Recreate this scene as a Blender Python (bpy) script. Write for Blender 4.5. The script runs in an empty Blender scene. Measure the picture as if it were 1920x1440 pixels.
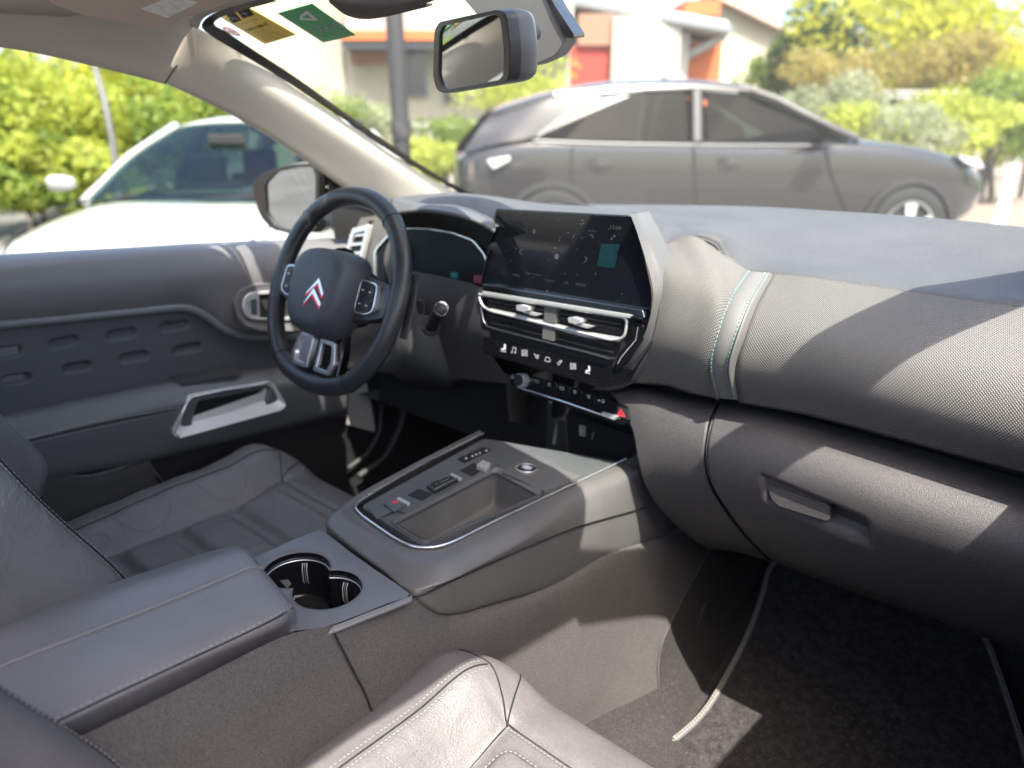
import bpy, bmesh, math, random
from mathutils import Vector, Matrix
random.seed(7)
R = math.radians
scene = bpy.context.scene
C = scene.collection

# ------------------------------------------------------------------ camera
# world: x right of the parked car, y forward, z up; the wheel hub is at (-.37, 0, .98)
FPX, YAW, PIT = 1450.0, R(42), R(19.2)
CF = Vector((-math.sin(YAW)*math.cos(PIT), math.cos(YAW)*math.cos(PIT), -math.sin(PIT)))
CR = Vector((math.cos(YAW), math.sin(YAW), 0))
CU = Vector((-math.sin(YAW)*math.sin(PIT), math.cos(YAW)*math.sin(PIT), math.cos(PIT)))
CAM = Vector((0.74477, -0.78309, 1.27186))
cd = bpy.data.cameras.new('camera'); cam = bpy.data.objects.new('camera', cd); C.objects.link(cam)
cd.sensor_width = 36; cd.lens = 36*FPX/1920; cd.clip_start = .02; cd.clip_end = 3000
m = Matrix((CR, CU, -CF)).transposed().to_4x4(); m.translation = CAM; cam.matrix_world = m
cd.dof.use_dof = True; cd.dof.focus_distance = .95; cd.dof.aperture_fstop = 3.0
scene.camera = cam
# ------------------------------------------------------------------ sky, sun, exposure
SUN = Vector((1, -.50, 1.9)).normalized()          # towards the sun
w = bpy.data.worlds.new('World'); scene.world = w; w.use_nodes = True
nt = w.node_tree; nt.nodes.clear()
sky = nt.nodes.new('ShaderNodeTexSky'); sky.sky_type = 'NISHITA'; sky.sun_disc = False
sky.sun_elevation = math.asin(SUN.z); sky.sun_rotation = math.atan2(SUN.x, SUN.y)
sky.air_density = .9; sky.dust_density = 4.0; sky.ozone_density = .6
bg = nt.nodes.new('ShaderNodeBackground'); bg.inputs[1].default_value = .15
wo = nt.nodes.new('ShaderNodeOutputWorld')
nt.links.new(sky.outputs[0], bg.inputs[0]); nt.links.new(bg.outputs[0], wo.inputs[0])
sd = bpy.data.lights.new('sun', 'SUN'); sd.energy = 3.3; sd.angle = R(.53); sd.color = (1, .95, .87)
so = bpy.data.objects.new('sun', sd); C.objects.link(so)
so.rotation_euler = SUN.to_track_quat('Z', 'Y').to_euler()
vs = scene.view_settings; vs.view_transform = 'Standard'; vs.look = 'None'; vs.gamma = 1; vs.use_curve_mapping = False
vs.exposure = 2.05

# ------------------------------------------------------------------ helpers: measured points
def ray(px, py): return CF + CR*((px-960)/FPX) + CU*((720-py)/FPX)
def P(px, py, x=None, y=None, z=None, d=None):
    """world point seen at (px, py) of the photograph lying on the plane x=, y= or z= (or at depth d)"""
    D = ray(px, py)
    if x is not None: d = (x-CAM.x)/D.x
    elif y is not None: d = (y-CAM.y)/D.y
    elif z is not None: d = (z-CAM.z)/D.z
    return CAM + D*d
def pix(p):
    v = Vector(p)-CAM; k = v.dot(CF)
    return 960+FPX*v.dot(CR)/k, 720-FPX*v.dot(CU)/k
class Fr:
    """a flat working plane in the world: origin, X, Y axes, N outwards"""
    def __init__(s, O, X, N):
        s.O = Vector(O); s.N = Vector(N).normalized(); s.X = Vector(X).normalized()
        s.X = (s.X - s.N*s.X.dot(s.N)).normalized(); s.Y = s.N.cross(s.X)
    def p(s, px, py, h=0):
        D = ray(px, py); t = (s.O+s.N*h-CAM).dot(s.N)/D.dot(s.N); q = CAM+D*t-s.O
        return (q.dot(s.X), q.dot(s.Y))
    def w(s, u, v, h=0): return s.O+s.X*u+s.Y*v+s.N*h
    def mat(s, u=0, v=0, h=0):
        m = Matrix((s.X, s.Y, s.N)).transposed().to_4x4(); m.translation = s.w(u, v, h); return m
# ------------------------------------------------------------------ helpers: objects
def thing(name, label, cat, loc=(0,0,0), group=None):
    o = bpy.data.objects.new(name, None); C.objects.link(o); o.location = loc; o.empty_display_size = .1
    o['label'] = label; o['category'] = cat
    if group: o['group'] = group
    bpy.context.view_layer.update()
    return o
def tag(o, label=None, cat=None, group=None, kind=None):
    if label: o['label'] = label
    if cat: o['category'] = cat
    if group: o['group'] = group
    if kind: o['kind'] = kind
    return o
def wloc(o):
    v = Vector((0,0,0))
    while o: v = v+o.location; o = o.parent
    return v
def mesh(name, vs_, fs, mt, parent=None, smooth=True, uv=None, label=None):
    me = bpy.data.meshes.new(name)
    org = Vector((0,0,0))
    vs_ = [Vector(v) for v in vs_]
    if vs_:
        for v in vs_: org += v
        org = org/len(vs_)
    me.from_pydata([v-org for v in vs_], [], fs)
    if uv:
        l = me.uv_layers.new(name='UVMap')
        for poly in me.polygons:
            for li in poly.loop_indices: l.data[li].uv = uv[me.loops[li].vertex_index]
    me.update()
    if smooth: me.polygons.foreach_set('use_smooth', [True]*len(me.polygons))
    me.materials.append(mt)
    o = bpy.data.objects.new(name, me); C.objects.link(o)
    o.location = org
    if parent:
        o.parent = parent; o.location = org-wloc(parent)
    if label: o['label'] = label
    return o
def fixn(o, sharp=None):
    bm = bmesh.new(); bm.from_mesh(o.data); bmesh.ops.remove_doubles(bm, verts=bm.verts, dist=1e-6)
    bmesh.ops.recalc_face_normals(bm, faces=bm.faces); bm.to_mesh(o.data); bm.free(); return o
def autosmooth(o, a=35):
    me = o.data; bm = bmesh.new(); bm.from_mesh(me)
    for e in bm.edges:
        if len(e.link_faces) == 2 and e.calc_face_angle(0) > R(a): e.smooth = False
    bm.to_mesh(me); bm.free(); return o
def bev(o, w, seg=2, ang=30):
    m_ = o.modifiers.new('bevel', 'BEVEL'); m_.width = w; m_.segments = seg; m_.limit_method = 'ANGLE'; m_.angle_limit = R(ang)
    m_.harden_normals = True; return o
def solid(o, t, off=-1):
    m_ = o.modifiers.new('thickness', 'SOLIDIFY'); m_.thickness = t; m_.offset = off; return o
def cr(p, t, closed=False):
    """Catmull-Rom through list p at t in [0, n-1] (or [0, n) closed)"""
    n = len(p)
    i = int(math.floor(t))
    if not closed and i >= n-1: i = n-2
    f = t-i
    if closed: g = lambda k: p[k % n]
    else: g = lambda k: p[k] if 0 <= k < n else (p[0]*2-p[1] if k < 0 else p[n-1]*2-p[n-2])
    a, b, c, d = g(i-1), g(i), g(i+1), g(i+2)
    return (b*2+(c-a)*f+(a*2-b*5+c*4-d)*f*f+(b*3-a-c*3+d)*f*f*f)*.5
def curve(pts, n=6, closed=False):
    pts = [Vector(q) for q in pts]; m_ = len(pts) if closed else len(pts)-1
    r = [cr(pts, i/n, closed) for i in range(m_*n)]
    if not closed: r.append(pts[-1])
    return r
def fillet(pts, r, seg=4, closed=True):
    """round the corners of a 2D/3D polyline"""
    pts = [Vector(q) for q in pts]; n = len(pts); out = []
    for i, q in enumerate(pts):
        if not closed and i in (0, n-1): out.append(q); continue
        a, b = pts[i-1]-q, pts[(i+1) % n]-q
        rr = r[i] if isinstance(r, (list, tuple)) else r
        k = min(rr, a.length*.48, b.length*.48)
        s, e = q+a.normalized()*k, q+b.normalized()*k
        for j in range(seg+1):
            t = j/seg; out.append(s*(1-t)**2+q*2*t*(1-t)+e*t*t)
    return out
def patch(name, rows, mt, parent=None, n=6, m=6, closed=False, closedr=False, flip=False, disp=None, label=None, th=0, lin=False):
    """smooth surface through a grid of world points; disp(px,py,p)->metres along the normal"""
    rows = [[Vector(q) for q in r] for r in rows]
    fine = [curve(r, m, closed) for r in rows] if not lin else [[r[min(int(i/m), len(r)-2)].lerp(r[min(int(i/m), len(r)-2)+1], i/m-min(int(i/m), len(r)-2)) for i in range((len(r)-1)*m+1)] for r in rows]
    cols = [curve([f[j] for f in fine], n, closedr) for j in range(len(fine[0]))]
    nr, nc = len(cols[0]), len(cols)
    G = [[cols[j][i] for j in range(nc)] for i in range(nr)]
    if disp:
        G2 = [[None]*nc for _ in range(nr)]
        for i in range(nr):
            for j in range(nc):
                a = G[min(i+1, nr-1)][j]-G[max(i-1, 0)][j]; b = G[i][min(j+1, nc-1)]-G[i][max(j-1, 0)]
                N = a.cross(b)
                if N.length > 0: N.normalize()
                if N.dot(CAM-G[i][j]) < 0: N = -N
                q = pix(G[i][j]); G2[i][j] = G[i][j]+N*disp(q[0], q[1], G[i][j])
        G = G2
    V_ = [G[i][j] for i in range(nr) for j in range(nc)]
    # uv in metres
    uv = []; 
    us = [0]*nc; vsr = [0]*nr; mi = nr//2; mj = nc//2
    for j in range(1, nc): us[j] = us[j-1]+(G[mi][j]-G[mi][j-1]).length
    for i in range(1, nr): vsr[i] = vsr[i-1]+(G[i][mj]-G[i-1][mj]).length
    uv = [(us[j], vsr[i]) for i in range(nr) for j in range(nc)]
    F_ = []
    for i in range(nr if closedr else nr-1):
        for j in range(nc if closed else nc-1):
            a, b, c, d = i*nc+j, i*nc+(j+1) % nc, ((i+1) % nr)*nc+(j+1) % nc, ((i+1) % nr)*nc+j
            F_.append((a, d, c, b) if flip else (a, b, c, d))
    o = mesh(name, V_, F_, mt, parent, uv=uv, label=label)
    if th: solid(o, th)
    return o
def sweep(name, path, r, mt, parent=None, closed=False, seg=8, prof=None, up=None, cap=True, label=None, rs=None):
    """tube (radius r, or per-point rs) or profile prof [(a,b)] along path"""
    path = [Vector(q) for q in path]; n = len(path)
    if prof is None: prof = [(math.cos(2*math.pi*k/seg)*r, math.sin(2*math.pi*k/seg)*r) for k in range(seg)]
    V_, F_ = [], []; k = len(prof); prev = None
    for i, q in enumerate(path):
        a = path[(i-1) % n] if (closed or i > 0) else q; b = path[(i+1) % n] if (closed or i < n-1) else q
        T = (b-a)
        if T.length < 1e-9: T = Vector((0,0,1))
        T.normalize()
        if up is not None: U = Vector(up(i) if callable(up) else up)
        else: U = prev if prev is not None else (Vector((0,0,1)) if abs(T.z) < .9 else Vector((1,0,0)))
        U = (U-T*U.dot(T)).normalized(); prev = U; S = T.cross(U)
        f = rs[i] if rs else 1
        for (x_, y_) in prof: V_.append(q+S*x_*f+U*y_*f)
    for i in range(n if closed else n-1):
        for j in range(k):
            a, b = i*k+j, i*k+(j+1) % k; c, d = ((i+1) % n)*k+(j+1) % k, ((i+1) % n)*k+j
            F_.append((a, b, c, d))
    if cap and not closed: F_.append(tuple(range(k))[::-1]); F_.append(tuple((n-1)*k+j for j in range(k)))
    return autosmooth(mesh(name, V_, F_, mt, parent, label=label), 50)
def resample(path, step):
    path = [Vector(q) for q in path]; L = [0]
    for a, b in zip(path, path[1:]): L.append(L[-1]+(b-a).length)
    n = max(1, int(L[-1]/step)); out = []; j = 0
    for i in range(n+1):
        s = L[-1]*i/n
        while j < len(L)-2 and L[j+1] < s: j += 1
        t = (s-L[j])/max(1e-9, L[j+1]-L[j]); out.append(path[j].lerp(path[j+1], t))
    return out
def stitches(name, path, mt, parent, ln=.0042, gap=.0022, r=.0005, lift=0):
    """a run of little thread dashes"""
    pts = resample(path, ln+gap); V_, F_ = [], []
    for a, b in zip(pts, pts[1:]):
        T = (b-a); L = T.length
        if L < 1e-6: continue
        T.normalize(); U = (CAM-a).normalized(); S = T.cross(U).normalized(); U = S.cross(T)
        e = a+T*(L*ln/(ln+gap)); k = len(V_)
        for q in (a, a.lerp(e, .5), e):
            f = 1.0 if q is not a and q is not e else .5
            for (x_, y_) in ((1,0),(0,1),(-1,0),(0,-1)): V_.append(q+S*x_*r*f*1.2+U*y_*r*f+U*(lift+ (r*.3 if f == 1 else 0)))
        for s in (0, 4):
            for j in range(4): F_.append((k+s+j, k+s+(j+1) % 4, k+s+4+(j+1) % 4, k+s+4+j))
    return mesh(name, V_, F_, mt, parent)
def plate(name, fr, pts, h0, h1, mt, parent=None, r=0, seg=4, b=0, label=None, local=False, taper=None):
    """outline in photograph pixels (or local metres) on frame fr, extruded from h0 to h1 along its normal"""
    q = [Vector((*(p_ if local else fr.p(p_[0], p_[1], h1)), 0)) for p_ in pts]
    if r: q = fillet(q, r, seg)
    n = len(q)
    A = sum(q[i].x*q[(i+1) % n].y-q[(i+1) % n].x*q[i].y for i in range(n))
    if A < 0: q = q[::-1]
    c = sum(q, Vector((0,0,0)))/n; k = taper or 1
    V_ = [fr.w(v.x, v.y, h0) for v in q]+[fr.w(c.x+(v.x-c.x)*k, c.y+(v.y-c.y)*k, h1) for v in q]
    F_ = [tuple(range(n))[::-1], tuple(range(n, 2*n))]+[(i, (i+1) % n, n+(i+1) % n, n+i) for i in range(n)]
    o = mesh(name, V_, F_, mt, parent, smooth=False, label=label)
    if b: bev(o, b)
    return o
def frame_ring(name, fr, outer, inner, h0, h1, mt, parent=None, r=0, ri=None, seg=4, local=False, hin=None, b=0, label=None):
    """a flat ring between two outlines with the same number of corners"""
    f = (lambda p_: Vector((p_[0], p_[1], 0))) if local else (lambda p_: Vector((*fr.p(p_[0], p_[1], h1), 0)))
    a = [f(p_) for p_ in outer]; c = [f(p_) for p_ in inner]
    a = fillet(a, r or 1e-5, seg); c = fillet(c, (r if ri is None else ri) or 1e-5, seg); n = len(a)
    hi = h1 if hin is None else hin
    V_ = [fr.w(v.x, v.y, h0) for v in a]+[fr.w(v.x, v.y, h1) for v in a]+[fr.w(v.x, v.y, hi) for v in c]+[fr.w(v.x, v.y, h0) for v in c]
    F_ = []
    for i in range(n):
        j = (i+1) % n
        F_ += [(i, j, n+j, n+i), (n+i, n+j, 2*n+j, 2*n+i), (2*n+i, 2*n+j, 3*n+j, 3*n+i), (3*n+i, 3*n+j, j, i)]
    o = fixn(mesh(name, V_, F_, mt, parent, label=label)); autosmooth(o, 35)
    if b: bev(o, b)
    return o
def box(name, lo, hi, mt, parent=None, b=0, M=None, label=None):
    V_ = [Vector((x_, y_, z_)) for x_ in (lo[0], hi[0]) for y_ in (lo[1], hi[1]) for z_ in (lo[2], hi[2])]
    if M: V_ = [M @ v for v in V_]
    o = mesh(name, V_, [(0,1,3,2),(4,6,7,5),(0,4,5,1),(2,3,7,6),(0,2,6,4),(1,5,7,3)], mt, parent, smooth=False, label=label)
    fixn(o)
    if b: bev(o, b)
    return o
def lathe(name, M, prof, mt, parent=None, seg=24, label=None, ang=35):
    """prof [(radius, height)] turned about local z of M"""
    V_, F_ = [], []
    for (r_, h_) in prof:
        for k in range(seg):
            a = 2*math.pi*k/seg; V_.append(M @ Vector((r_*math.cos(a), r_*math.sin(a), h_)))
    for i in range(len(prof)-1):
        for k in range(seg): F_.append((i*seg+k, i*seg+(k+1) % seg, (i+1)*seg+(k+1) % seg, (i+1)*seg+k))
    o = mesh(name, V_, F_, mt, parent, label=label); fixn(o); return autosmooth(o, ang)
def text(name, s, fr, u, v, h, size, mt, parent, mirror=False, rot=0, ext=.0002, bold=0, shx=0):
    cu = bpy.data.curves.new(name, 'FONT'); cu.body = s; cu.size = size; cu.align_x = 'CENTER'; cu.align_y = 'CENTER'; cu.extrude = ext; cu.offset = bold
    cu.resolution_u = 2; cu.shear = shx
    t = bpy.data.objects.new(name, cu); C.objects.link(t)
    bpy.context.view_layer.update()
    me = bpy.data.meshes.new_from_object(t.evaluated_get(bpy.context.evaluated_depsgraph_get()))
    bpy.data.objects.remove(t); bpy.data.curves.remove(cu)
    c_, s_ = math.cos(rot), math.sin(rot)
    V_ = []
    for q in me.vertices:
        x_, y_ = q.co.x, q.co.y
        if mirror: x_ = -x_
        V_.append(fr.w(u+x_*c_-y_*s_, v+x_*s_+y_*c_, h+q.co.z))
    F_ = [tuple(p_.vertices) for p_ in me.polygons]
    bpy.data.meshes.remove(me)
    return mesh(name, V_, F_, mt, parent, smooth=False)
# ------------------------------------------------------------------ helpers: materials
MATS = {}
def mat(name, col, rough=.5, metal=0, spec=.5, bump=0, bscale=300, var=0, vscale=8, coat=0, wave=None, dust=0, emit=0, sheen=0, col2=None, crease=0, grain=0):
    if name in MATS: return MATS[name]
    m_ = bpy.data.materials.new(name); m_.use_nodes = True; n = m_.node_tree.nodes; l = m_.node_tree.links
    b = n['Principled BSDF']
    if isinstance(col, (int, float)): col = (col, col, col)
    b.inputs['Base Color'].default_value = (*col, 1); b.inputs['Roughness'].default_value = rough
    b.inputs['Metallic'].default_value = metal; b.inputs['Specular IOR Level'].default_value = spec
    b.inputs['Coat Weight'].default_value = coat; b.inputs['Coat Roughness'].default_value = .05
    b.inputs['Sheen Weight'].default_value = sheen
    if emit: b.inputs['Emission Color'].default_value = (*col, 1); b.inputs['Emission Strength'].default_value = emit
    tc = n.new('ShaderNodeTexCoord'); geo = n.new('ShaderNodeNewGeometry')
    cur = None
    if var:
        t = n.new('ShaderNodeTexNoise'); t.inputs['Scale'].default_value = vscale; t.inputs['Detail'].default_value = 5
        l.new(geo.outputs['Position'], t.inputs['Vector'])
        r_ = n.new('ShaderNodeValToRGB'); r_.color_ramp.elements[0].position = .35; r_.color_ramp.elements[1].position = .68
        c2 = col2 or tuple(min(1, c*(1+var)) for c in col)
        r_.color_ramp.elements[0].color = (*[c*(1-var) for c in col], 1); r_.color_ramp.elements[1].color = (*c2, 1)
        l.new(t.outputs[0], r_.inputs[0]); cur = r_.outputs[0]
        rm = n.new('ShaderNodeMapRange'); rm.inputs[3].default_value = max(0, rough-.12*min(1, var*3)); rm.inputs[4].default_value = min(1, rough+.12*min(1, var*3))
        l.new(t.outputs[0], rm.inputs[0]); l.new(rm.outputs[0], b.inputs['Roughness'])
    if grain:        # fine moulded grain, fibres, dust in the pores
        t = n.new('ShaderNodeTexNoise'); t.inputs['Scale'].default_value = 620; t.inputs['Detail'].default_value = 2; l.new(geo.outputs['Position'], t.inputs['Vector'])
        mr_ = n.new('ShaderNodeMapRange'); mr_.inputs[1].default_value = .3; mr_.inputs[2].default_value = .7; mr_.inputs[3].default_value = 1-grain; mr_.inputs[4].default_value = 1+grain; l.new(t.outputs[0], mr_.inputs[0])
        sc_ = n.new('ShaderNodeVectorMath'); sc_.operation = 'SCALE'; l.new(mr_.outputs[0], sc_.inputs['Scale'])
        if cur: l.new(cur, sc_.inputs[0])
        else: sc_.inputs[0].default_value = col
        cur = sc_.outputs[0]
    if dust:
        t = n.new('ShaderNodeTexVoronoi'); t.inputs['Scale'].default_value = 420; l.new(geo.outputs['Position'], t.inputs['Vector'])
        t2 = n.new('ShaderNodeTexWhiteNoise'); l.new(t.outputs['Color'], t2.inputs['Vector'])
        a = n.new('ShaderNodeMath'); a.operation = 'LESS_THAN'; a.inputs[1].default_value = .16; l.new(t.outputs['Distance'], a.inputs[0])
        c_ = n.new('ShaderNodeMath'); c_.operation = 'LESS_THAN'; c_.inputs[1].default_value = dust; l.new(t2.outputs[0], c_.inputs[0])
        d = n.new('ShaderNodeMath'); d.operation = 'MULTIPLY'; l.new(a.outputs[0], d.inputs[0]); l.new(c_.outputs[0], d.inputs[1])
        mx = n.new('ShaderNodeMix'); mx.data_type = 'RGBA'; l.new(d.outputs[0], mx.inputs[0])
        if cur: l.new(cur, mx.inputs[6])
        else: mx.inputs[6].default_value = (*col, 1)
        mx.inputs[7].default_value = (.55, .53, .5, 1); cur = mx.outputs[2]
    if cur: l.new(cur, b.inputs['Base Color'])
    if bump:
        t = n.new('ShaderNodeTexVoronoi' if wave is None else 'ShaderNodeTexNoise')
        if wave is None:
            t.inputs['Scale'].default_value = bscale; l.new(geo.outputs['Position'], t.inputs['Vector']); h = t.outputs['Distance']
        else:
            # woven cloth from the uv map (in metres): rows of little oval knots, each row shifted by half
            uvn = n.new('ShaderNodeUVMap'); sp = n.new('ShaderNodeSeparateXYZ'); l.new(uvn.outputs[0], sp.inputs[0])
            def M(op, a, b_=None):
                k = n.new('ShaderNodeMath'); k.operation = op
                for i_, q in enumerate((a, b_)):
                    if q is None: continue
                    if isinstance(q, (int, float)): k.inputs[i_].default_value = q
                    else: l.new(q, k.inputs[i_])
                return k.outputs[0]
            U_ = M('MULTIPLY', sp.outputs[0], wave[0]); V2 = M('MULTIPLY', sp.outputs[1], wave[1])
            s1 = M('SINE', M('ADD', U_, V2)); s2 = M('SINE', M('SUBTRACT', U_, V2))
            h = M('MULTIPLY', M('ADD', s1, 1), M('ADD', s2, 1))
            mx = n.new('ShaderNodeMix'); mx.data_type = 'RGBA'; l.new(M('MULTIPLY', h, .25), mx.inputs[0])
            mx.inputs[6].default_value = (*[c*.72 for c in col], 1); mx.inputs[7].default_value = (*[min(1, c*1.35) for c in col], 1)
            l.new(mx.outputs[2], b.inputs['Base Color'])
        bn = n.new('ShaderNodeBump'); bn.inputs['Strength'].default_value = bump; bn.inputs['Distance'].default_value = .0006
        l.new(h, bn.inputs['Height']); l.new(bn.outputs[0], b.inputs['Normal'])
    if crease:       # soft folds and sitting creases
        t = n.new('ShaderNodeTexNoise'); t.inputs['Scale'].default_value = 22; t.inputs['Detail'].default_value = 3; t.inputs['Distortion'].default_value = 1.5
        l.new(geo.outputs['Position'], t.inputs['Vector'])
        b2 = n.new('ShaderNodeBump'); b2.inputs['Strength'].default_value = crease; b2.inputs['Distance'].default_value = .004; l.new(t.outputs[0], b2.inputs['Height'])
        if bump: l.new(bn.outputs[0], b2.inputs['Normal'])
        l.new(b2.outputs[0], b.inputs['Normal'])
    MATS[name] = m_; return m_
def glassmat(name, tint, gl=.06, rough=0.0, gcol=(1,1,1), dusty=0):
    m_ = bpy.data.materials.new(name); m_.use_nodes = True; n = m_.node_tree.nodes; l = m_.node_tree.links; n.clear()
    o = n.new('ShaderNodeOutputMaterial'); mx = n.new('ShaderNodeMixShader'); t = n.new('ShaderNodeBsdfTransparent'); g = n.new('ShaderNodeBsdfGlossy')
    t.inputs[0].default_value = (*tint, 1); g.inputs['Roughness'].default_value = rough; g.inputs[0].default_value = (*gcol, 1)
    lw = n.new('ShaderNodeLayerWeight'); lw.inputs[0].default_value = .3; mp = n.new('ShaderNodeMapRange')
    mp.inputs[3].default_value = gl; mp.inputs[4].default_value = min(1, gl*5); l.new(lw.outputs['Fresnel'], mp.inputs[0])
    l.new(mp.outputs[0], mx.inputs[0]); l.new(t.outputs[0], mx.inputs[1]); l.new(g.outputs[0], mx.inputs[2])
    if dusty:       # thin film of dust on the pane
        df = n.new('ShaderNodeBsdfTranslucent'); df.inputs[0].default_value = (.8,.8,.78,1); m2 = n.new('ShaderNodeMixShader'); m2.inputs[0].default_value = dusty
        l.new(mx.outputs[0], m2.inputs[1]); l.new(df.outputs[0], m2.inputs[2]); l.new(m2.outputs[0], o.inputs[0])
    else: l.new(mx.outputs[0], o.inputs[0])
    MATS[name] = m_; return m_
K = dict(
 softtop=mat('dash_soft_touch', (.074,.075,.079), .6, grain=.22, bump=.8, bscale=700, dust=.05, var=.10, vscale=7, spec=.4),
 plastic=mat('dark_grained_plastic', (.064,.061,.062), .46, grain=.3, bump=.5, bscale=850, spec=.4, var=.08, vscale=6),
 smoothp=mat('satin_grey_plastic', (.115,.117,.122), .42, spec=.45, var=.06, vscale=9, bump=.08, bscale=1500),
 consolep=mat('console_plastic', (.105,.103,.10), .34, grain=.08, spec=.5, var=.06, vscale=10, bump=.08, bscale=1500),
 leather=mat('dark_leather', (.128,.126,.127), .33, crease=.7, bump=.6, bscale=520, spec=.5, var=.1, vscale=12),
 leatherw=mat('worn_leather', (.1,.102,.105), .4, bump=.7, bscale=480, spec=.5, var=.16, vscale=14),
 wheel=mat('wheel_leather', (.03,.031,.034), .32, bump=.25, bscale=900, spec=.5, var=.1, vscale=20),
 fabric=mat('woven_dash_fabric', (.17,.165,.155), .7, bump=.8, wave=(1750, 1500), spec=.3),
 strap=mat('strap_leather', (.14,.138,.132), .5, bump=.3, bscale=700),
 black=mat('piano_black', (.006,.006,.007), .06, spec=.5, dust=.02),
 screen=mat('screen_glass', (.005,.006,.008), .04, spec=.6, dust=.035),
 blackp=mat('black_plastic', (.02,.02,.021), .45),
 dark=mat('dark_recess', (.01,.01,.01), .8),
 chrome=mat('satin_chrome', (.75,.75,.76), .2, .85),
 silver=mat('matt_silver', (.66,.66,.65), .35, .6),
 copper=mat('copper_trim', (.7,.45,.36), .3, 1),
 white=mat('white_print', (.75,.76,.78), .5),
 dimwhite=mat('dim_screen_print', (.06,.06,.065), .5, emit=.16),
 teal=mat('teal_screen_tile', (.0,.016,.02), .3, emit=.06),
 red=mat('red_print', (.6,.03,.06), .5, emit=.15),
 thread=mat('pale_thread', (.31,.31,.31), .8),
 bluethread=mat('turquoise_thread', (.22,.42,.45), .8),
 darkthread=mat('dark_thread', (.05,.05,.055), .8),
 carpet=mat('charcoal_carpet', (.045,.042,.040), .95, grain=.55, bump=1, bscale=900, var=.10, vscale=150, spec=.1, dust=.01),
 tunnelc=mat('tunnel_trim', (.092,.086,.083), .6, grain=.38, bump=1.0, bscale=600, var=.05, vscale=20, spec=.3),
 liner=mat('headliner_cloth', (.58,.53,.48), .9, bump=.3, bscale=900, spec=.1),
 pillar=mat('pillar_trim', (.56,.51,.43), .65, bump=.15, bscale=900, spec=.3),
 frit=mat('black_frit', (.01,.01,.01), .3),
 mirror=mat('mirror_silver', (.68,.70,.71), .01, 1),
 rubber=mat('black_rubber', (.02,.02,.02), .7),
)
K['glass'] = glassmat('windscreen_glass', (.9,.93,.9), .03, dusty=.014)
K['sideglass'] = glassmat('side_glass', (.9,.93,.9), .03)
K['carglass'] = glassmat('tinted_car_glass', (.03,.05,.04), .008)
K['carglass_light'] = glassmat('light_car_glass', (.5,.6,.57), .05)
# ================================================================== CABIN SHELL
# floor carpet of the cabin (one sheet, rising as the toe board in front)
floor = tag(patch('carpet_floor', [[(x_, y_, z_) for x_ in (-.80, -.4, 0, .4, .80)] for (y_, z_) in ((-1.4,.22),(-.6,.24),(-.1,.245),(.2,.265),(.5,.31),(.8,.38),(.95,.55),(.97,.9))], K['carpet'], n=5, m=5), kind='structure')

# windscreen: swept-back glass between roof header and cowl
ws = thing('windscreen', 'large sloping windscreen with stickers inside its upper corner', 'windscreen', (0,.4,1.2))
wl = lambda x_: (1-(x_/.75)**2)
def wsp(x_, t):   # t 0 base .. 1 header
    y0 = .70+.22*wl(x_); y1 = -.115+.10*wl(x_)
    z0 = 1.035+.01*wl(x_); z1 = 1.425+.045*wl(x_)
    xx = x_*(1-.17*t)
    return Vector((xx, y0+(y1-y0)*t, z0+(z1-z0)*t+.035*math.sin(math.pi*t)))
patch('glass', [[wsp(x_, t) for x_ in (-.74,-.5,-.25,0,.25,.5,.74)] for t in (0,.25,.5,.75,1)], K['glass'], ws, n=4, m=4)
# black ceramic edge along the driver's side and over the header
fr_edge = [P(*q, x=xx) for q, xx in (((905,392),-.715),((850,355),-.705),((760,303),-.69),((650,228),-.665),((540,155),-.635),((450,100),-.60),((400,70),-.575),((378,50),-.56),((392,30),-.53),((430,14),-.46),((500,-6),-.36))]
e2 = [P(*q, x=xx) for q, xx in (((890,362),-.70),((862,352),-.69),((775,300),-.675),((668,226),-.65),((562,150),-.62),((470,90),-.585),((425,60),-.56),((402,46),-.54),((412,34),-.515),((445,22),-.45),((520,2),-.35))]
patch('frit_band', [fr_edge, e2], K['frit'], ws, n=1, m=4)

# body shell of the car round the camera: out of view but it throws the shade
body = thing('car_body', 'dark bodywork and door seals of the car seen from inside', 'car body', (0,0,.2))
paint = mat('own_paint', (.06,.035,.03), .3, coat=.6)
sweep('passenger_pillar', [(.735,.85,1.0),(.71,.6,1.12),(.672,.3,1.27),(.625,-.02,1.41),(.60,-.2,1.46)], .055, paint, body, rs=[1.1,1.1,1,.8,.75])
sweep('roof_rail', [(.585,-.2,1.46),(.575,-.6,1.50),(.57,-1.1,1.50),(.58,-1.6,1.47)], .045, paint, body)
sweep('roof_rail', [(-.60,-.2,1.46),(-.59,-.6,1.50),(-.59,-1.1,1.50),(-.6,-1.6,1.47)], .045, paint, body)
sweep('middle_pillar', [(.60,-1.05,1.48),(.70,-1.02,1.1),(.76,-1.0,.6),(.77,-1.0,.2)], .06, paint, body)
box('rear_wall', (-.78,-1.9,.2), (.78,-1.85,1.2), K['plastic'], body)
box('firewall', (-.8,.99,.1), (.8,1.02,1.0), K['dark'], body)
patch('outer_door_skin', [[(-.85,.9,.95),(-.87,.2,.98),(-.87,-.6,1.0),(-.85,-1.8,1.0)],[(-.90,.9,.75),(-.92,.2,.75),(-.92,-.6,.75),(-.9,-1.8,.75)],[(-.88,.9,.2),(-.9,.2,.2),(-.9,-.6,.2),(-.88,-1.8,.2)]], paint, body, th=.01)
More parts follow.
